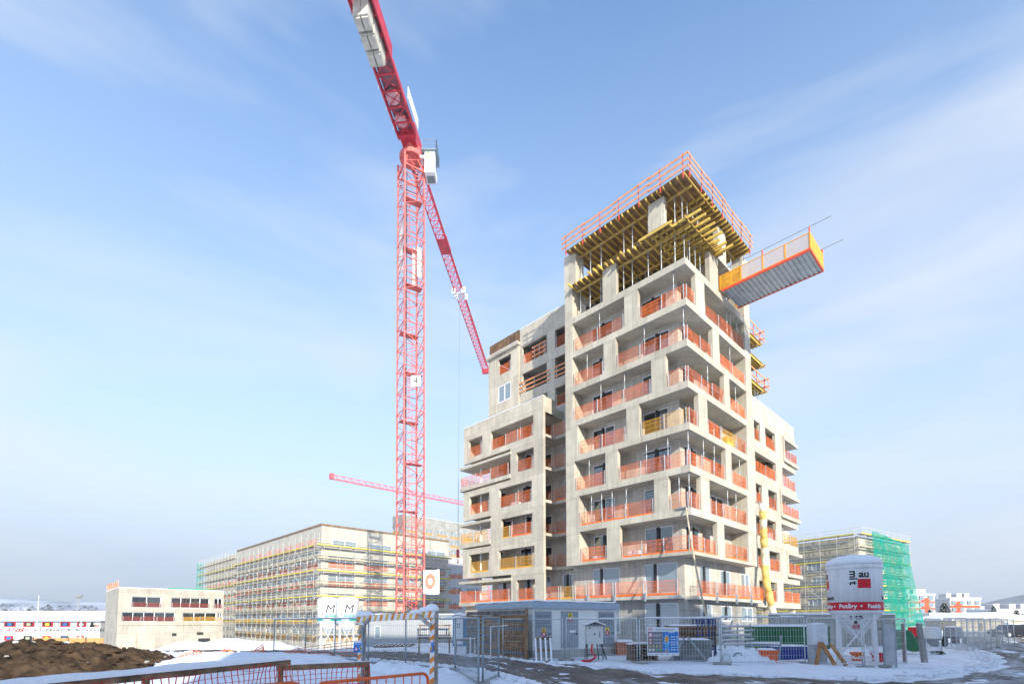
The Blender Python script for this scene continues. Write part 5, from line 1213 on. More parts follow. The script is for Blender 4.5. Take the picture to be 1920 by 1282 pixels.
# ------------------------------------------------------------------ transformer station, plank wall, cabinet
def station():
    ang = math.atan2(.54, .84); e = empty('transformer_station', (1.02, 24.9, 0), ang, 'pale grey transformer station with blue-grey roof edge, three grey doors and louvres', 'transformer station')
    L, D = 5.6, 5.6; ST = mat('station_wall', (.74,.76,.74), .65, var=.04, scale=1.5)
    mb = MB(); mb.box(0, L, 0, D, .42, 2.5); mb.build('wall', ST, e)
    mb = MB(); mb.box(-.03, L+.03, -.03, D+.03, -.1, .42); mb.build('plinth', CONC3, e)
    mb = MB(); mb.box(-.12, L+.12, -.12, D+.12, 2.5, 2.82); mb.build('roof_edge', mat('roof_edge_blue', (.33,.41,.50), .5, var=.05), e)
    mb = MB(); mb.grid(lambda u, v: (-.12+(L+.24)*u, -.12+(D+.24)*v, 2.825+.09*min(1, min(u,1-u)*25+.15)*min(1, min(v,1-v)*25+.15)+.02*noise.noise(Vector((u*9,v*9,0)))), 60, 50); mb.build('roof_snow', SNOWC, e, True)
    GD = mat('station_door', (.28,.32,.37), .5, var=.05)
    for i, (a, b, lv) in enumerate(((.12, 1.12, True), (1.75, 2.85, False), (4.3, 5.4, True))):
        mb = MB(); mb.box(a, b, -.05, -.003, .5, 2.36); d = mb.build('door', GD, e)
        if lv:
            for z0, z1 in ((1.62, 2.24), (.62, 1.0)):
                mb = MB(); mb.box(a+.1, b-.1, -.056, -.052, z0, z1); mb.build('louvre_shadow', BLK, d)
                mb = MB(); n = 9 if z1 > 2 else 6
                for k in range(n): z = z0+(z1-z0)*k/n; mb.prism([(a+.1,-.09,z),(a+.1,-.057,z+.055),(a+.1,-.057,z+.03)], (b-a-.2,0,0))
                mb.build('louvre', GD, d)
        zs = 1.12 if lv else 1.86
        mb = MB(); mb.box((a+b)/2-.13, (a+b)/2+.13, -.062, -.052, zs, zs+.2); mb.build('warning_label', REDP, d)
        mb = MB(); mb.box((a+b)/2-.13, (a+b)/2+.13, -.062, -.052, zs+.205, zs+.4); mb.build('warning_label', mat('label_yellow', (.85,.62,.03), .5), d)
        mb = MB(); mb.box((a+b)/2-.05, (a+b)/2+.05, -.066, -.0625, zs+.05, zs+.15); mb.build('label_mark', WHT, d)
        mb = MB(); mb.prism([((a+b)/2-.07,-.0625,zs+.24),((a+b)/2+.07,-.0625,zs+.24),((a+b)/2,-.0625,zs+.37)], (0,-.003,0)); mb.build('label_mark', INK, d)
        mb = MB(); mb.box(b-.2, b-.1, -.1, -.05, 1.2, 1.26); mb.build('handle', BLK, d)
        if not lv: mb = MB(); mb.box(a+.5, b-.2, -.058, -.052, 1.28, 1.4); mb.build('name_plate', WHT, d)
    # side: pale strip, camera
    mb = MB(); mb.box(-.3, -.13, 3.0, 3.1, 2.2, 2.28); mb.box(-.4, -.13, 2.9, 3.12, 2.05, 2.2); mb.build('security_camera', BLK, e)
    # plank wall
    w_ = empty('plank_wall', (.96, 24.75, 0), ang, 'weathered wall of brown and grey horizontal planks along the transformer station side', 'plank wall')
    br = mat('plank_brown', (.30,.17,.08), .8, var=.3, scale=3, streak=.2); gy = mat('plank_grey', (.17,.16,.16), .85, var=.25, scale=3)
    rnd = random.Random(4); z = .0; i = 0
    while z < 2.2:
        y = -.05
        while y < 6.0:
            b = min(6.0, y+rnd.uniform(2.4, 4)); mb = MB(); mb.box(-.42-rnd.uniform(0,.02), -.36, y, b-.015, z, z+.195-rnd.uniform(.005,.02)); mb.build('plank', br if (i % 2 == 0) ^ (rnd.random() < .15) else gy, w_); y = b
        z += .2; i += 1
    for y in (-.0, 2, 4, 5.9): mb = MB(); mb.box(-.34, -.26, y-.05, y+.05, 0, 2.15); mb.build('post', WOOD, w_)
    mb = MB(); mb.box(-.46, -.30, -.14, -.07, 0, 2.5); mb.build('corner_post', WOOD, w_)
    # lamp pole beside it
    p = empty('short_pole', (-1.0, 23.9, 0), 0, 'thin white pole standing in front of the plank wall', 'pole'); mb = MB(); mb.tube((0,0,0),(0,0,1.6),.03); mb.tube((0,0,1.6),(.8,.2,1.66),.02); mb.build('tube', WHT, p); mb = MB(); mb.lathe([(.09,0),(.09,.05),(.03,.06)], n=10); mb.build('base', GALVD, p)
station()
def cabinet():
    x, y = gp(1116, 1238); e = empty('electric_cabinet', (x, y, 0), .12, 'grey electric cabinet with little dark roof on black stand before the station', 'electric cabinet')
    mb = MB(); mb.box(-.40,.40,0,.34,.78,1.66); mb.build('box', mat('cabinet_grey', (.66,.69,.66), .5, var=.05), e)
    mb = MB(); mb.prism([(-.5,-.1,1.66),(.5,-.1,1.66),(0,-.1,1.82)], (0,.55,0)); mb.build('roof', BLK, e)
    mb = MB(); mb.prism([(-.5,-.11,1.67),(0,-.11,1.83),(.5,-.11,1.67),(.5,-.11,1.72),(0,-.11,1.89),(-.5,-.11,1.72)], (0,.57,0)); mb.build('snow_cap', SNOWC, e)
    mb = MB()
    for a, b in (((-.38,.02,.78),(-.42,-.1,0)),((.36,.02,.78),(.36,-.1,0)),((-.36,.3,.78),(-.36,.5,0)),((.38,.3,.78),(.7,.45,0)),((.1,.02,.78),(.15,-.1,0))): mb.beam(a, b, .045)
    mb.beam((-.4,0,.3),(.6,.2,.3),.04); mb.build('stand', BLK, e)
    mb = MB(); mb.box(-.36,.36,-.006,-.002,.82,1.62); mb.build('door', MATS['cabinet_grey'], e); mb = MB(); mb.box(.22,.25,-.03,-.006,1.1,1.35); mb.build('handle', BLK, e); mb = MB(); mb.box(-.06,.04,-.009,-.006,1.2,1.3); mb.box(-.3,-.22,-.009,-.006,1.5,1.6,0); mb.build('label_mark', SIGNG, e)
    mb = MB(); mb.path([(-.1,.1,.78),(-.2,-.1,.45),(-.05,-.3,.2),(-.4,-.6,.05),(-.8,-.5,.04)], .05, 8); mb.build('red_cable', REDP, e)
cabinet()
def pallet(name, x, y, rz, tilt, label, m=WOOD, L=1.2, Wd=.8, n=5, snow=True, z=0):
    e = empty(name, (x, y, z+gh(x,y)), rz, label, 'pallet'); M = Matrix.Rotation(tilt, 4, 'X')
    def tr(mb): mb.v = [tuple(M@Vector(v)) for v in mb.v]; return mb
    for i in range(n): mb = MB(); a = Wd*i/(n-1)*.88; mb.box(a, a+.1, 0, L, .1, .125); tr(mb).build('board', m, e)
    for j in range(3): mb = MB(); c = (L-.1)*j/2; mb.box(0, Wd, c, c+.1, 0, .098); tr(mb).build('bearer', m, e)
    if snow:
        mb = MB()
        for i in range(n): a = Wd*i/(n-1)*.88; mb.box(a+.01, a+.09, .05, L*.96, .127, .15)
        tr(mb).build('snow_cap', SNOWC, e)
    return e
x, y = gp(1003, 1240); pallet('pallet', x, y, .1, R(72), 'snow-dusted wooden pallet leaning on the corner of the transformer station', n=4)
# site hut behind the gate and portable toilets
def hut():
    Y = 43.; x0 = (686-960)/951.8*Y; e = empty('site_hut', (x0, Y, gh(x0, Y)), .05, 'long pale grey site hut with snowy roof behind the striped gate', 'site hut')
    mb = MB(); mb.box(0, 7.6, 0, 5, .1, 2.75)
    mb.build('wall', mat('hut_wall', (.36,.38,.40), .6, var=.05, scale=.8), e)
    mb = MB()
    for i in range(50): mb.box(.05+i*.15, .12+i*.15, -.02, -.002, .15, 2.7)
    mb.build('ribs', MATS['hut_wall'], e)
    mb = MB(); mb.box(-.08, 7.7, -.08, 5.1, 2.75, 2.87); mb.build('roof', GREY, e); mb = MB(); mb.grid(lambda u, v: (-.1+7.85*u, -.1+5.2*v, 2.88+.12*min(1, min(u,1-u)*20+.2)*min(1,min(v,1-v)*12+.2)), 40, 20); mb.build('roof_snow', SNOWC, e, True)
    window(e, 'R', .75, 1.3, -.06, .9, 1.95, (), GLF); window(e, 'R', 5.2, 6.1, -.06, .9, 1.9, (.5,), GLF)
    mb = MB(); mb.beam((4.6,-.8,2.0),(7.2,-.8,2.0),.12); mb.beam((4.6,-.8,1.2),(7.2,-.8,1.2),.1)
    for x in (4.7, 7.1): mb.box(x-.05, x+.05, -.95, -.87, 0, 2.1)
    mb.build('timber_frame', WOOD, e)
hut()
BLUE = mat('toilet_blue', (.015,.17,.33), .45, var=.08)
for i, px in enumerate((849, 871)):
    Y = 37.5-i*.3; x = (px-960)/951.8*Y; e = empty('portable_toilet', (x, Y, gh(x, Y)), -.1, ['blue portable toilet with white door panel, left one of the pair', 'blue portable toilet with notice on its door, right one beside the plank wall'][i], 'portable toilet')
    mb = MB(); mb.box(0, .88, 0, .95, .08, 2.05); mb.build('cabin', BLUE, e)
    mb = MB(); mb.box(.1, .78, -.03, -.002, .15, 1.98); d = mb.build('door', BLUE if i else WHT, e)
    mb = MB(); mb.box(.28, .6, -.04, -.031, 1.25, 1.75); mb.build('notice', WHT, d); mb = MB()
    for k in range(2):
        for j in range(2): mb.box(.34+.14*j, .41+.14*j, -.045, -.041, 1.33+.2*k, 1.47+.2*k)
    mb.build('notice_mark', INK, d)
    mb = MB(); mb.prism([(-.04,-.05,2.05),(.92,-.05,2.05),(.86,-.05,2.16),(.44,-.05,2.24),(.02,-.05,2.16)], (0,1.05,0)); mb.build('roof', WHT, e)
    mb = MB(); mb.grid(lambda u, v: (-.08+1.04*u, -.1+1.15*v, 2.12+.36*math.sin(math.pi*u)**.5*math.sin(math.pi*(.08+.84*v))**.5), 16, 14); mb.build('roof_snow', SNOWC, e, True)
    mb = MB(); mb.box(0, .88, 0, .95, 0, .08); mb.build('base', GREY, e)
x, y = gp(838, 1232); 
def trestle(px, py, label, w_=2.0, h=.75):
    x, y = gp(px, py); e = empty('trestle', (x, y, gh(x,y)), .1, label, 'trestle')
    mb = MB(); mb.beam((0,0,h),(w_,0,h),.08,.12); mb.build('beam', WOOD, e)
    for a in (.1, w_-.1):
        for s in (-.3,.3): mb = MB(); mb.beam((a,0,h-.05),(a,s,0),.06); mb.build('leg', WOOD, e)
    mb = MB(); mb.beam((0,0,h+.09),(w_,0,h+.09),.09,.06); mb.build('snow_cap', SNOWC, e)
trestle(782, 1226, 'snow-topped timber trestle behind the right half of the gate', 1.9, .9); trestle(852, 1226, 'snow-topped timber trestle in front of the blue toilets', 1.5, .8)
pallet('pallet', *gp(700, 1214), 0, R(4), 'row of timbers lying snow-covered in front of the site hut', n=9, L=1.6, Wd=2.6); x, y = gp(880, 1226); pallet('pallet', x, y, .1, R(78), 'snow-plastered board leaning before the right blue toilet', n=3, L=1.0, Wd=.6)

# ------------------------------------------------------------------ yard clutter behind the right fence
def board():
    x, y = gp(1213, 1243); e = empty('notice_board', (x, y-.08, 0), .02, 'large safety notice board, grey and blue with worker figure, hung on the fence', 'notice board')
    w_, z0, z1 = 1.42, .35, 1.60
    mb = MB(); mb.box(0, w_, -.01, 0, z0, z1); b = mb.build('board', WHT, e)
    mb = MB(); mb.box(.03, .70, -.014, -.0105, z0+.13, z1-.20); mb.build('left_panel', SIGNG, e); mb = MB(); mb.box(.70, w_-.02, -.014, -.0105, z0+.13, z1-.20); mb.build('right_panel', mat('board_blue', (.02,.22,.62), .5), e)
    mb = MB(); mb.lathe([(.05,0),(.09,0),(.09,.003),(.05,.003),(.05,0)], n=16); mb.v = [(.15+a*1.1, -.013-c, z1-.09+b_*.5) for a, b_, c in mb.v]; mb.build('red_oval', REDP, e)
    for k, (zc, r) in enumerate(((z1-.34,.105),(z1-.55,.07),(z1-.69,.07))):
        mb = MB(); mb.lathe([(r,0),(r,.002)], n=18); mb.v = [(.15+a, -.0145-c, zc+b_) for a, b_, c in mb.v]; mb.build('prohibition_disc', WHT, e)
        mb = MB(); mb.lathe([(r*.68,0),(r*.95,0),(r*.95,.002),(r*.68,.002),(r*.68,0)], n=18); mb.v = [(.15+a, -.0170-c, zc+b_) for a, b_, c in mb.v]; mb.beam((.15-r*.5,-.0185,zc+r*.5),(.15+r*.5,-.0185,zc-r*.5),.02,.002); mb.build('prohibition_ring', REDP, e)
        mb = MB(); mb.box(.29, .66, -.0175, -.0145, zc-.012, zc+.012); (mb.box(.29, .58, -.0175, -.0145, zc-.05, zc-.03) if k == 0 else None); mb.build('printed_lines', LGREY, e)
    for j, mm in enumerate((mat('sign_yellow', (.8,.66,.03)), None)):
        for i in range(4):
            mb = MB(); c = .12+i*.155; z = z0+.42-j*.17
            if j == 0: mb.prism([(c-.05,-.0145,z-.04),(c+.05,-.0145,z-.04),(c,-.0145,z+.05)], (0,-.003,0)); mb.build('warning_triangle', mm, e)
            else: mb.box(c-.045, c+.045, -.0175, -.0145, z-.045, z+.045); mb.build('pictogram', WHT if i < 2 else mat('picto_green', (.05,.45,.15)), e)
    # the worker figure printed on the blue half
    mb = MB(); c = .87; y_ = -.0148
    mb.box(c-.075, c+.075, y_-.002, y_, z0+.62, z0+.82); mb.build('worker_vest', mat('vest_orange', (.85,.38,.03)), e)
    mb = MB(); mb.lathe([(.05,0),(.05,.002)], n=12); mb.v = [(c+a, y_-cc, z0+.87+b_) for a, b_, cc in mb.v]; mb.box(c-.11, c-.078, y_-.002, y_, z0+.52, z0+.8); mb.box(c+.078, c+.11, y_-.002, y_, z0+.52, z0+.8); mb.build('worker_head', mat('figure_grey', (.45,.5,.52)), e)
    mb = MB(); mb.box(c-.075, c-.005, y_-.002, y_, z0+.22, z0+.615); mb.box(c+.005, c+.075, y_-.002, y_, z0+.22, z0+.615); mb.build('worker_trousers', mat('figure_blue', (.12,.42,.75)), e)
    mb = MB(); mb.box(c-.09, c-.003, y_-.002, y_, z0+.16, z0+.215); mb.box(c+.003, c+.09, y_-.002, y_, z0+.16, z0+.215); mb.build('worker_boots', mat('vest_orange', (.85,.38,.03)), e)
    mb = MB()
    for k in range(6): mb.box(1.05, 1.26, y_-.002, y_, z0+.24+.115*k, z0+.265+.115*k); mb.box(1.31, 1.36, y_-.002, y_, z0+.225+.115*k, z0+.28+.115*k)
    mb.box(.95, 1.22, y_-.002, y_, z1-.25, z1-.225); mb.build('printed_lines', WHT, e)
    mb = MB(); mb.box(.4, 1.2, -.013, -.0105, z1-.12, z1-.09); mb.box(.45, 1.1, -.013, -.0105, z1-.16, z1-.145)
    for k in range(5): mb.box(.1+.25*k, .22+.25*k, -.013, -.0105, z0+.05, z0+.07)
    mb.build('printed_lines', GREY, e)
board()
def box_thing(name, label, cat, px, py, w_, d_, h, m, rz=0., snow=.06, taper=0., extra=None, dy=0, ribs=0, z0=0):
    x, y = gp(px, py); y += dy; x += dy*x/max(y,1); e = empty(name, (x, y, gh(x,y)+z0), rz, label, cat)
    mb = MB(); t = taper
    lo = [(t,t*.5,0),(w_-t,t*.5,0),(w_-t,d_-t*.5,0),(t,d_-t*.5,0)]; hi = [(0,0,h),(w_,0,h),(w_,d_,h),(0,d_,h)]
    mb.add(lo+hi, [(3,2,1,0),(0,1,5,4),(1,2,6,5),(2,3,7,6),(3,0,4,7)]); k = .05
    inn = [(k,k,h),(w_-k,k,h),(w_-k,d_-k,h),(k,d_-k,h)]; ib = [(k+t,k+t*.5,h*.55),(w_-k-t,k+t*.5,h*.55),(w_-k-t,d_-k-t*.5,h*.55),(k+t,d_-k-t*.5,h*.55)]
    mb.add(hi+inn+ib, [(0,1,5,4),(1,2,6,5),(2,3,7,6),(3,0,4,7),(4,5,9,8),(5,6,10,9),(6,7,11,10),(7,4,8,11),(8,9,10,11)]); mb.build('body', m, e)
    mb = MB(); mb.box(-.03,w_+.03,-.04,-.003,h-.09,h-.02); mb.box(-.03,w_+.03,d_+.003,d_+.04,h-.09,h-.02); mb.build('rim', m, e)
    if ribs:
        mb = MB()
        for i in range(ribs): a = (w_-.06)*i/(ribs-1); f = (a/w_-.5); mb.prism([(a-f*0+t*(1-2*a/w_),t*.5-.05,0.02),(a+.06+t*(1-2*a/w_),t*.5-.05,.02),(a+.06,-.05,h-.1),(a,-.05,h-.1)], (0,.048,0))
        mb.build('ribs', m, e)
    if snow: mb = MB(); mb.grid(lambda u, v: (.02+(w_-.04)*u, .02+(d_-.04)*v, h*.8+(h*.2+snow)*min(1,min(u,1-u)*8+.4)*min(1,min(v,1-v)*8+.4)+.04*noise.noise(Vector((u*5,v*4,px)))), 18, 10); mb.build('snow', SNOWC, e, True)
    return e
RUST = mat('rusty_steel', (.26,.15,.09), .8, metal=.2, var=.35, scale=2.5, streak=.3); GST = mat('skip_grey', (.22,.23,.23), .6, var=.2, scale=2)
GRN = mat('skip_green', (.015,.14,.05), .5, var=.1, scale=1); NAVYB = mat('skip_blue', (.02,.05,.26), .5, var=.1)
box_thing('skip_container', 'rusty brown open steel skip behind the notice board', 'skip', 1262, 1236, 2.1, 1.2, 1.05, RUST, ribs=5, z0=.55)
e = box_thing('concrete_bucket', 'grey tapered steel tub with slanting struts in front of the rusty skip', 'steel tub', 1266, 1241, 1.75, .9, .95, GST, taper=.18)
mb = MB(); mb.beam((.4,-.1,1.05),(-.3,-.25,.05),.07); mb.beam((.55,-.1,1.1),(1.3,-.3,.05),.08); mb.beam((-.4,-.25,.04),(1.5,-.3,.04),.07); mb.build('strut', GALVD, e)
e = empty('pallet_stack', (*gp(1186, 1241), 0), .05, 'stack of dark weathered pallets left of the notice board', 'pallet stack')
for i in range(5): 
    mb = MB(); z = .02+i*.15
    for j in range(4): mb.box(j*.36-.02, j*.36+.1, 0, .9, z, z+.1)
    mb.box(-.05, 1.2, -.02, .95, z+.1, z+.13); mb.build('pallet_layer', WOOD, e)
mb = MB(); mb.grid(lambda u, v: (-.06+1.28*u, -.03+1.0*v, .80+.1*math.sin(math.pi*u)**.4*math.sin(math.pi*(.1+.8*v))**.4), 14, 10); mb.build('snow', SNOWC, e, True)
box_thing('brick_pallet', 'pale orange brick stack with snow left of the notice board, behind the fence', 'brick stack', 1157, 1229, .95, .8, .72, mat('brick_orange', (.48,.17,.09), .8, var=.15, scale=8), snow=.1)
for i, (px, lab) in enumerate(((1310, 'dark blue steel rack standing behind the fence, left of the pair'), (1331, 'dark blue steel rack behind the fence, right of the pair'))):
    x, y = gp(px, 1236); e = empty('steel_rack', (x, y, 0), .05, lab, 'steel rack'); mb = MB()
    for k in range(4): a = k*.17; mb.beam((a,0,2.0-i*.02),(a+(.06 if k % 2 else -.06),0,0),.05); mb.beam((a,.6,2.0),(a,.6,0),.05)
    for z in (.5, 1.2, 1.98): mb.beam((-.05,0,z),(.56,0,z),.05); mb.beam((-.05,.6,z),(.56,.6,z),.05)
    mb.build('frame', mat('rack_blue', (.02,.06,.22), .5, var=.15), e); mb = MB(); mb.box(-.06,.57,-.04,.64,2.01,2.08); mb.build('snow_cap', SNOWC, e)
# pipe and tube rack, snow-covered junk heap
e = empty('pipe_rack', (*gp(1358, 1239), 0), .02, 'rack of snow-dusted grey pipes and tubes behind the middle of the right fence', 'pipe rack')
for i in range(7): mb = MB(); z = .35+i*.21; mb.tube((-.1+.05*(i % 3),0,z),(1.35+.1*(i % 2),.1,z+.05*(i % 2)),.04); mb.build('pipe', GALV, e); 
mb = MB()
for x in (.05, .65, 1.25): mb.beam((x,.05,0),(x+.05,.05,1.75),.05)
mb.build('upright', GALVD, e); mb = MB(); [mb.box(0,1.3,-.03,.1,.40+.42*i,.44+.42*i) for i in range(4)]; mb.build('snow_cap', SNOWC, e)
heap('junk_heap', 'snow-covered heap of coiled hoses and scrap behind the right fence', 'scrap heap', (1388-960)/951.8*22.6, 22.6, 1.6, .9, .8, SNOW, .5, 21, 60)
rnd = random.Random(9); e = empty('hose_coils', ((1385-960)/951.8*22, 22.0, 0), 0, 'dark coiled hoses poking out of the snowy scrap heap', 'hose')
for i in range(4):
    mb = MB(); c = Vector((rnd.uniform(-.9,.9), rnd.uniform(-.2,.5), rnd.uniform(.25,.75))); r = rnd.uniform(.10,.2); a = rnd.uniform(0,3)
    mb.path([c+Vector((math.cos(a)*r*math.cos(t), math.sin(a)*r*math.cos(t), r*math.sin(t))) for t in [k*.45 for k in range(15)]], .035, 6); mb.build('coil', [GALVD, GREY, SNOWC, GALV][i % 4], e)
e = empty('scrap_trestle', (*gp(1400, 1238), 0), -.1, 'snow-topped leaning steel frame beside the orange tub', 'steel frame'); mb = MB(); mb.beam((0,0,.7),(1.5,0,.75),.08); mb.beam((1.45,0,.0),(1.6,0,1.2),.07); mb.beam((.1,0,0),(.0,0,1.1),.06); mb.beam((-.9,0,.9),(-.6,0,1.9),.06); mb.build('bars', GALVD, e); mb = MB(); mb.box(0,1.5,-.06,.06,.8,.9); mb.build('snow_cap', SNOWC, e)
box_thing('orange_tub', 'bright orange plastic tub full of snow behind the fence', 'tub', 1428, 1245, .76, .6, .60, mat('tub_orange', (.80,.13,.02), .45, var=.08), taper=.07, snow=.07)
e = box_thing('green_skip', 'long dark green steel skip behind the orange tub', 'skip', 1422, 1228, 3.9, 1.6, 1.22, GRN, ribs=9, snow=.1, z0=.35); mb = MB(); mb.box(.3,.7,.2,1.4,-.4,.0); mb.box(3.1,3.5,.2,1.4,-.4,0); mb.build('skids', BLK, e)
box_thing('blue_skip', 'low navy blue container in front of the green skip', 'container', 1450, 1235, 1.9, .8, .62, NAVYB, snow=.08, ribs=4)
x, y = gp(1523, 1247)
e = empty('timber_barricade', (x, y-.25, 0), .1, 'white plastic barrier pair braced by three slanting brown timbers before the silo', 'barricade')
mb = MB(); mb.box(.15,.82,.3,.7,.85,1.72); mb.build('upper_block', mat('barrier_white', (.68,.70,.74), .55, var=.06), e); mb = MB(); mb.box(.2,.78,.32,.68,0,.84); mb.build('lower_block', mat('barrier_grey', (.45,.47,.50), .6, var=.1), e); mb = MB(); mb.grid(lambda u,v:(.13+.71*u,.28+.44*v,1.73+.07*math.sin(math.pi*u)**.4*math.sin(math.pi*v)**.4),10,8); mb.build('snow_cap', SNOWC, e, True)
TB = mat('brace_timber', (.42,.20,.07), .7, var=.2, scale=4)
for a, b in (((.36,.15,.98),(-.02,-.05,0)), ((.38,.13,.98),(.78,-.1,.05)), ((.86,.2,.9),(1.25,-.15,.02))): mb = MB(); mb.beam(a, b, .15, .05, up=(0,1,0)); mb.build('brace', TB, e)
for px, py, lab, c in ((1604, 1238, 'red-orange bucket standing under the big silo', TOE), (1644, 1240, 'faded red crate beside the right silo leg', REDP)):
    box_thing('bucket' if px < 1610 else 'crate', lab, 'bucket' if px < 1610 else 'crate', px, py, .42, .35, .40, c, snow=0, taper=.04)
e = empty('board_panel', (*gp(1660, 1250), 0), .0, 'upright light grey scuffed panel fixed to the fence right of the silo', 'panel'); mb = MB(); mb.box(0,.42,-.03,.02,.1,1.75); mb.build('panel', mat('scuffed_grey', (.42,.44,.46), .7, var=.15, scale=2), e); mb = MB(); mb.box(-.05,-.003,-.03,.03,0,1.9); mb.box(.423,.47,-.03,.03,0,1.85); mb.build('stile', GALVD, e)
for px, py, lean, lab in ((1697, 1243, 0, 'slim rusty stake right of the grey panel'), (1733, 1241, .12, 'stout leaning concrete post beyond the grey panel')):
    x, y = gp(px, py); e = empty('post', (x, y, 0), 0, lab, 'post'); mb = MB(); mb.prism([(-.09 if lean else -.04,-.08,0),(.12 if lean else .04,-.08,0),(.05-lean if lean else .04,-.08,1.75),(-.17-lean*.6 if lean else -.04,-.08,1.75)], (0,.16,0)); mb.build('shaft', CONC3 if lean else RUST, e); mb = MB(); mb.box(-.2 if lean else -.05,.02 if lean else .05,-.09,.09,1.755,1.80); mb.build('snow_cap', SNOWC, e)
x, y = gp(1683, 1226); e = empty('green_tarpaulin', (x, y, 0), 0, 'dark green tarpaulin draped over a heap at the foot of the green net', 'tarpaulin'); mb = MB(); mb.grid(lambda u, v: (-.1+2.0*u*(1-.0*v)-v*.2, 1.6*v, (1.45-.25*u)*(min(1,v*3+.15))*min(1,(1-u)*2.2+.25)+.06*math.sin(u*9+v*5)), 24, 14); mb.build('sheet', GRN, e, True)
def machine(px, py, label, c, s=1.):
    x, y = gp(px, py); e = empty('site_machine', (x, y, 0), .3, label, 'machine')
    mb = MB(); mb.box(0,1.6*s,0,.9,.45,.6); mb.build('chassis', BLK, e); mb = MB(); mb.prism([(0,0,.6),(1.1*s,0,.6),(1.0*s,0,1.35),(.15*s,0,1.35)], (0,.85,0)); mb.build('hood', c, e)
    for xx in (.25, 1.3*s):
        for yy in (-.02, .82): mb = MB(); mb.tube((xx,yy-.06,.27),(xx,yy+.08,.27),.27,n=16); mb.build('wheel', BLK, e)
    mb = MB(); mb.tube((1.1*s,.4,.7),(2.0*s,.4,.5),.04); mb.build('drawbar', GALVD, e); mb = MB(); mb.grid(lambda u,v:(.1+.95*s*u,.85*v,1.36+.09*math.sin(math.pi*u)**.4*math.sin(math.pi*v)**.4),10,8); mb.build('snow_cap', SNOWC, e, True)
machine(1722, 1207, 'small red wheeled site machine with snowy hood near the green net', REDP); machine(1750, 1212, 'white wheeled compressor with snow on top, right of the red machine', WHT, .9); machine(1790, 1207, 'dark low trailer machine beside the stored fence panels', GREY)
for px, py, lab in ((1751, 1228, 'left black bucket by the far right fence'), (1761, 1227, 'right black bucket by the far right fence')): box_thing('bucket', lab, 'bucket', px, py, .2, .2, .2, BLK, snow=0, taper=.02)
# debris chute
def chute():
    e = empty('debris_chute', W(15.3, .35, 0), 0, 'segmented yellow and white debris chute snaking down the right wing', 'debris chute')
    # centre line in pixels along the facade plane of the right wing
    pts = [(1429,943),(1431,975),(1432,1010),(1434,1045),(1434,1062),(1436,1085),(1441,1110),(1446,1135),(1452,1160),(1458,1190)]
    def onR(px, py, n):
        x = (px-960)/951.8; u = -(py-1100.8)/951.8; p = R(3.7); v = Vector((x, math.cos(p)-u*math.sin(p), math.sin(p)+u*math.cos(p)))
        C = Vector((CX, CY, 0))+DL*n; t = (C.dot(DL))/(v.dot(DL)); q = v*t; q.z += H; return q
    L3 = [onR(px, py, .45-.9*max(0, (i-3)/6)) for i, (px, py) in enumerate(pts)]; L3.append(Vector((L3[-1].x+.15, L3[-1].y-.2, .05)))
    seg = []
    for a, b in zip(L3, L3[1:]):
        k = max(1, round((b-a).length/1.0)); seg += [a.lerp(b, i/k) for i in range(k)]
    seg.append(L3[-1]); cy = [mat('chute_yellow', (.74,.52,.16), .5, var=.15, scale=1.5), mat('chute_white', (.72,.66,.50), .5, var=.08, scale=1.5)]
    order = [1,0,1,0,0,1,1,0,0,0,1,0,1,1,1,1,1]
    for i, (a, b) in enumerate(zip(seg, seg[1:])):
        mb = MB(); o = e.location; mb.tube(a-o, (b+(b-a)*.12)-o, .32, .26, n=22); mb.build('chute_segment', cy[order[i % len(order)]] if i > 0 else WHT, e, True)
        mb = MB(); d = (b-a).normalized(); mb.tube(a-o-d*.03, a-o+d*.05, .34, n=22); mb.build('collar', cy[order[i % len(order)]], e)
    mb = MB(); a = seg[0]-e.location; mb.tube(a+Vector((0,0,.1)), a+DL*.9+Vector((0,0,.2)), .05); mb.tube(a, a+Vector((-.3,.2,.1)), .05); mb.build('hanger', GALVD, e)
chute()
# hanging hose from the corner balcony
e = empty('hanging_hose', W(.2, .3, ZK(3)), 0, 'long pale hose hanging from the tower corner down to the yard', 'hose'); o = e.location
tgt = Vector((*gp(1352, 1243), 1.0)); st = W(-.03, .35, ZK(3)+.02); tgt = Vector((10.0, 25.0, .3)); 
mb = MB(); mb.path([st+(DL*.8)-o, st-o]+[(st.lerp(tgt, f)+Vector((0,0,-3.2*f*(1-f)*1.1)))-o for f in [k/14 for k in range(1,15)]], .055, 8); mb.build('hose', mat('hose_beige', (.56,.47,.33), .6, var=.1), e, True)
mb = MB(); mb.tube(st+DL*.5-DR*.05-o, st-DL*.05-DR*.05-o, .07); mb.build('clamp', GALVD, e)
# low concrete yard wall behind the clutter
e = empty('yard_wall', (18.3, 36.0, 0), R(8), 'long low grey concrete wall with snowy top between building and mortar silo', 'wall'); 
for i in range(4): mb = MB(); mb.box(i*2.5+.01, i*2.5+2.49, 0, .25, 0, 2.32); mb.build('panel', CONC3, e)
mb = MB(); mb.box(0, 10, -.03, .28, 2.32, 2.42); mb.build('snow_cap', SNOWC, e)
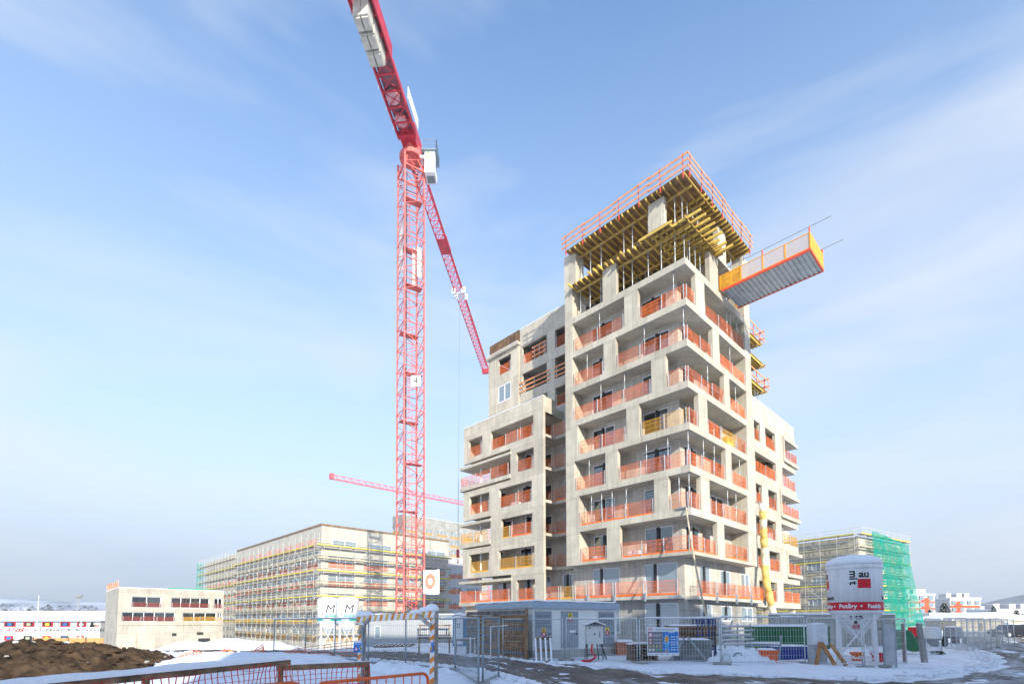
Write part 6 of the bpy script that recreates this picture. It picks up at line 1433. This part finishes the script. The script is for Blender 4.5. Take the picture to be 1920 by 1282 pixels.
# ------------------------------------------------------------------ far right neighbourhood
def flats(px, Y, w_, d_, zt, ncol, rows, rz, label, orange=(0.35, .65)):
    x = (px-960)/951.8*Y; e = empty('block_of_flats', (x, Y, -.8), rz, label, 'block of flats'); h = zt+.8
    WR = mat('flat_white', (.50,.485,.47), .8, var=.06, scale=.3); OR_ = mat('flat_orange', (.55,.095,.04), .8, var=.08, scale=.3)
    mb = MB(); mb.box(0, w_, 0, d_, 0, h); mb.build('wall', WR, e)
    mb = MB(); mb.box(w_*orange[0], w_*orange[1], -.25, -.01, 0, h-.8); mb.build('orange_bay', OR_, e)
    mb = MB(); [mb.box(0, w_*.98, -.12, -.005, h*i/rows-.45, h*i/rows+.3) for i in range(1, rows)]; mb.build('orange_bands', OR_, e)
    for i in range(rows):
        for c in range(ncol):
            a = w_*(c+.22)/ncol; mb = MB(); mb.box(a, a+w_/ncol*.5, -.32, -.27, h*i/rows+.75, h*i/rows+2.1); mb.build('window', GLF, e)
    for i in range(rows): mb = MB(); mb.box(w_+.005, w_+.1, d_*.3, d_*.5, h*i/rows+.8, h*i/rows+2.0); mb.build('window', GLF, e)
    mb = MB(); mb.box(-.2, w_+.2, -.3, d_+.2, h, h+.5); mb.build('roof_edge', LGREY, e); mb = MB(); mb.box(-.2, w_+.2, -.3, d_+.2, h+.5, h+.62); mb.build('roof_snow', SNOWC, e)
    for f in (.15, .5, .75): mb = MB(); mb.box(w_*f, w_*f+2.2, 3, 6, h+.62, h+2.2); c = mb.build('roof_house', WR, e); mb = MB(); mb.box(w_*f-.1, w_*f+2.3, 2.9, 6.1, h+2.2, h+2.35); mb.build('roof_snow', SNOWC, c)
flats(1703, 170, 9.8, 11, 10.2, 3, 5, .1, 'white block of flats with orange bands right beside the green net', (.5, .8)); flats(1781, 190, 13.5, 11, 9.8, 4, 4, .15, 'white and orange block of flats right of the spruce tree', (.15, .38)); flats(1866, 165, 16, 10, 5.0, 4, 2, .05, 'low white and red-orange block at the far right edge of the photo', (.72, 1.0)); flats(1826, 210, 9, 8, 5.5, 3, 2, .1, 'small pale house with snowy roof between the flats and the low block', (0.02, .04))
def spruce(px, Y, h, rad, label, seed, n=9000, base=0):
    x = (px-960)/951.8*Y; e = empty('spruce_tree', (x, Y, base), 0, label, 'tree'); mb = MB(); mb.tube((0,0,0),(0,0,h*.97),h*.022,.02,8); mb.build('trunk', WOOD, e)
    rnd = random.Random(seed); fo = MB(); sn = MB(); nw = 26
    for i in range(nw):
        f = i/nw; z = h*(.06+.92*f); rr = rad*(1-f)**.8+.06; nb = max(4, int(13*(1-f)+4))
        for b in range(nb):
            a = 6.283*b/nb+rnd.uniform(-.3,.3)+i*.7; L = rr*rnd.uniform(.75,1.12); dr = -.28*L
            for k in range(int(n/(nw*nb*1.0))):
                q = rnd.random()**.7; wid = .22*L*(1-q*.6); p = Vector((math.cos(a)*L*q-math.sin(a)*rnd.uniform(-wid,wid), math.sin(a)*L*q+math.cos(a)*rnd.uniform(-wid,wid), z+dr*q+rnd.uniform(-.12,.06)))
                s = h*.017*rnd.uniform(.7,1.5); u = Vector((math.cos(a)+rnd.uniform(-.5,.5), math.sin(a)+rnd.uniform(-.5,.5), -.35)).normalized(); v = Vector((-u.y,u.x,rnd.uniform(-.4,.4))).normalized()
                up = rnd.random() < .20; t = sn if up else fo; p2 = p+Vector((0,0,.05 if up else 0)); t.add([p2-u*s*1.4, p2+v*s*.7, p2+u*s*1.4, p2-v*s*.7], [(0,1,2,3)])
    fo.build('crown', mat('spruce', (.035,.062,.045), .8, var=.3, scale=1.5, col2=(.012,.025,.02)), e); sn.build('snow', SNOWC, e)
spruce(1771, 112, 6.2, 2.5, 'dark spruce tree dusted with snow between the two orange and white blocks', 1)
spruce(1797, 100, 2.6, 1.2, 'small bushy evergreen in front of the gabled row of garages', 2, 3000); spruce(1742, 135, 5.0, 2.6, 'round dark evergreen half hidden behind the shed and the spruce', 7, 3500); spruce(1862, 150, 6.5, 2.4, 'tall dark conifer behind the low red-orange block at the right edge', 8, 3500); spruce(1905, 120, 4.6, 2.2, 'dark bushy conifer behind the cream gabled house', 9, 3500); spruce(1838, 92, 1.5, .8, 'tiny snowy shrub before the wall of the gabled garages', 3, 1500)
def garages():
    Y = 92.; x0 = (1786-960)/951.8*Y; e = empty('gabled_house', (x0, Y, -.6), .03, 'low cream house with wide snowy gable at the far right', 'house')
    mb = MB(); mb.box(.5, 17, 0, 9, 0, 2.5); mb.build('wall', mat('cream_render', (.48,.43,.32), .8, var=.08, scale=.5), e)
    mb = MB(); mb.prism([(-.4,-.3,2.5),(17.5,-.3,2.5),(7.4,-.3,3.75)], (0,9.6,0)); mb.build('gable', LGREY, e)
    mb = MB(); mb.prism([(-.7,-.5,2.48),(7.4,-.5,3.8),(17.8,-.5,2.48),(17.8,-.5,2.68),(7.4,-.5,4.02),(-.7,-.5,2.68)], (0,10,0)); mb.build('roof_snow', SNOWC, e)
    mb = MB(); mb.box(9.3, 10.1, -.08, -.003, .8, 2.1); mb.build('window', GLF, e); mb = MB(); mb.box(9.0, 10.4, -.4, -.003, 2.15, 2.3); mb.build('canopy', SNOWC, e); mb = MB(); mb.box(.52, 17, -.06, -.003, 2.36, 2.47); mb.build('fascia', BLK, e)
    w_ = empty('snowy_wall', ((1703-960)/951.8*105, 105, -.6), .0, 'pale cream yard wall topped with snow in front of the orange and white flats', 'wall'); mb = MB(); mb.box(0, 10.5, 0, .3, 0, 2.4); mb.build('masonry', MATS['cream_render'], w_); mb = MB(); mb.box(-.1, 10.6, -.1, .4, 2.4, 2.65); mb.build('snow_cap', SNOWC, w_)
    sh = empty('flat_roof_shed', ((1742-960)/951.8*110, 110, -.6), .05, 'grey flat-roofed shed below the spruce tree', 'shed'); mb = MB(); mb.box(0, 5.2, 0, 4, 0, 4.0); mb.build('wall', LGREY, sh); mb = MB(); mb.box(-.1, 5.3, -.1, 4.1, 4.0, 4.15); mb.build('roof_snow', SNOWC, sh)
garages()
def car(px, Y, label, c, rz):
    x = (px-960)/951.8*Y; e = empty('parked_car', (x, Y, gh(x,Y)), rz, label, 'car')
    side = [(-2.1,.32),(-2.15,.62),(-2.0,.86),(-1.15,.95),(-.6,1.40),(.75,1.44),(1.5,1.0),(2.05,.90),(2.15,.55),(2.1,.30)]
    mb = MB(); mb.prism([(a,-.85,b) for a, b in side], (0,1.7,0)); b = mb.build('body', c, e); mo = b.modifiers.new('bevel','BEVEL'); mo.width = .08; mo.segments = 3
    mb = MB(); mb.prism([(-1.02,-.863,.97),(-.55,-.863,1.33),(.7,-.863,1.36),(1.3,-.863,1.0)], (0,1.726,0)); mb.build('windows', mat('car_glass', (.02,.025,.03), .1), e)
    for a in (-1.3, 1.3):
        for q in (-.78, .78): mb = MB(); mb.tube((a,q-.1,.32),(a,q+.1,.32),.32,n=20); w2 = mb.build('wheel', BLK, e); mb = MB(); mb.tube((a,q-.105,.32),(a,q+.105,.32),.19,n=16); mb.build('rim', GALV, w2)
    mb = MB(); mb.grid(lambda u,v:(-.55+1.25*u,-.75+1.5*v,1.42+.07*math.sin(math.pi*u)**.4*math.sin(math.pi*v)**.4),10,8); mb.build('roof_snow', SNOWC, e, True)
    for q in (-.6,.6): mb = MB(); mb.box(-2.16,-2.08,q-.18,q+.18,.66,.80); mb.build('headlight', WHT, e)
car(1893, 57, 'black car parked by the low cream house at the right edge', mat('car_black', (.012,.013,.018), .25, var=.05), .1); car(1921, 62, 'dark car cut by the right edge of the photo behind the black one', mat('car_dark', (.03,.035,.05), .25, var=.05), .2)
# trees and masts on the left skyline, one by one
for i in range(26):
    rnd = random.Random(i+50); px = -15+i*8.6+rnd.uniform(-3,3); Y = 640+rnd.uniform(-60,120); x = (px-960)/951.8*Y
    e = empty('hillside_tree', (x, Y, 8+rnd.uniform(-3,5)), rnd.uniform(0,3), f'dark leafless hillside tree, {ordinal(i) if i < 20 else "twenty-" + ordinal(i-20)} from left along the far left skyline', 'tree', 'trees along the far left skyline')
    h = rnd.uniform(6,11); mb = MB(); mb.tube((0,0,-3),(0,0,h*.6),.35,.12,6); mb.build('trunk', WOOD, e); cr = MB()
    for k in range(160):
        t = rnd.random(); rr = h*.42*math.sin(math.pi*min(1,.15+t*.85)); a = rnd.uniform(0,6.28); q = math.sqrt(rnd.random()); p = Vector((math.cos(a)*rr*q*1.5, math.sin(a)*rr*q, h*(.12+.88*t))); s = rnd.uniform(.35,.8); u = Vector((rnd.gauss(0,1),rnd.gauss(0,1),rnd.gauss(0,1))).normalized(); v = u.orthogonal().normalized(); cr.add([p-u*s,p+v*s*.6,p+u*s,p-v*s*.6],[(0,1,2,3)])
    cr.build('crown', mat('bare_twigs', (.06,.055,.06), .9, var=.3, scale=.3), e)
e = empty('water_tower', ((147-960)/951.8*900, 900, 20), 0, 'tiny distant water tower on the left horizon', 'tower'); mb = MB(); mb.tube((0,0,0),(0,0,22),1.1,.8,10); mb.build('shaft', CONC3, e); mb = MB(); mb.lathe([(1,20),(6,24),(6,26),(1,28)], n=16); mb.build('tank', CONC3, e)
# the block behind the viewer whose shadow lies over the near yard and the lowest storeys
def behind():
    e = empty('neighbour_block', (5.0, -13.5, 0), 0, 'plain rendered block of flats across the street behind the viewer', 'block of flats')
    Wd, Hh, D = 58, 24.4, 12; WR = mat('neighbour_render', (.55,.54,.52), .8, var=.06, scale=.3)
    HS = [(2+i*3.4, 3.6+i*3.4, 1.0+k*2.9, 2.5+k*2.9) for i in range(17) for k in range(7)]
    mb = MB(); mb.box(0, Wd, -D, 0, -.5, Hh); mb.build('wall', WR, e)
    mb = MB(); [mb.box(a, b, .003, .06, c, d) for a, b, c, d in HS[:100]]; mb.build('window', GLF, e)
    mb = MB(); mb.box(-.3, Wd+.3, -D-.3, .3, Hh, Hh+.4); mb.build('roof_snow', SNOWC, e)
behind()

def haze():
    mb = MB(); mb.box(-3600, 3600, -60, 3600, -40, 150); o = mb.build('haze', [])
    m = bpy.data.materials.new('haze'); m.use_nodes = True; N = m.node_tree.nodes; N.remove(N['Principled BSDF'])
    v = N.new('ShaderNodeVolumePrincipled'); v.inputs['Color'].default_value = (.86, .91, .97, 1); v.inputs['Density'].default_value = .00026; v.inputs['Anisotropy'].default_value = .2
    m.node_tree.links.new(v.outputs[0], N['Material Output'].inputs['Volume']); o.data.materials.append(m); tag(o, 'thin pale winter haze over the whole site and the hills', 'haze', kind='stuff')
haze()
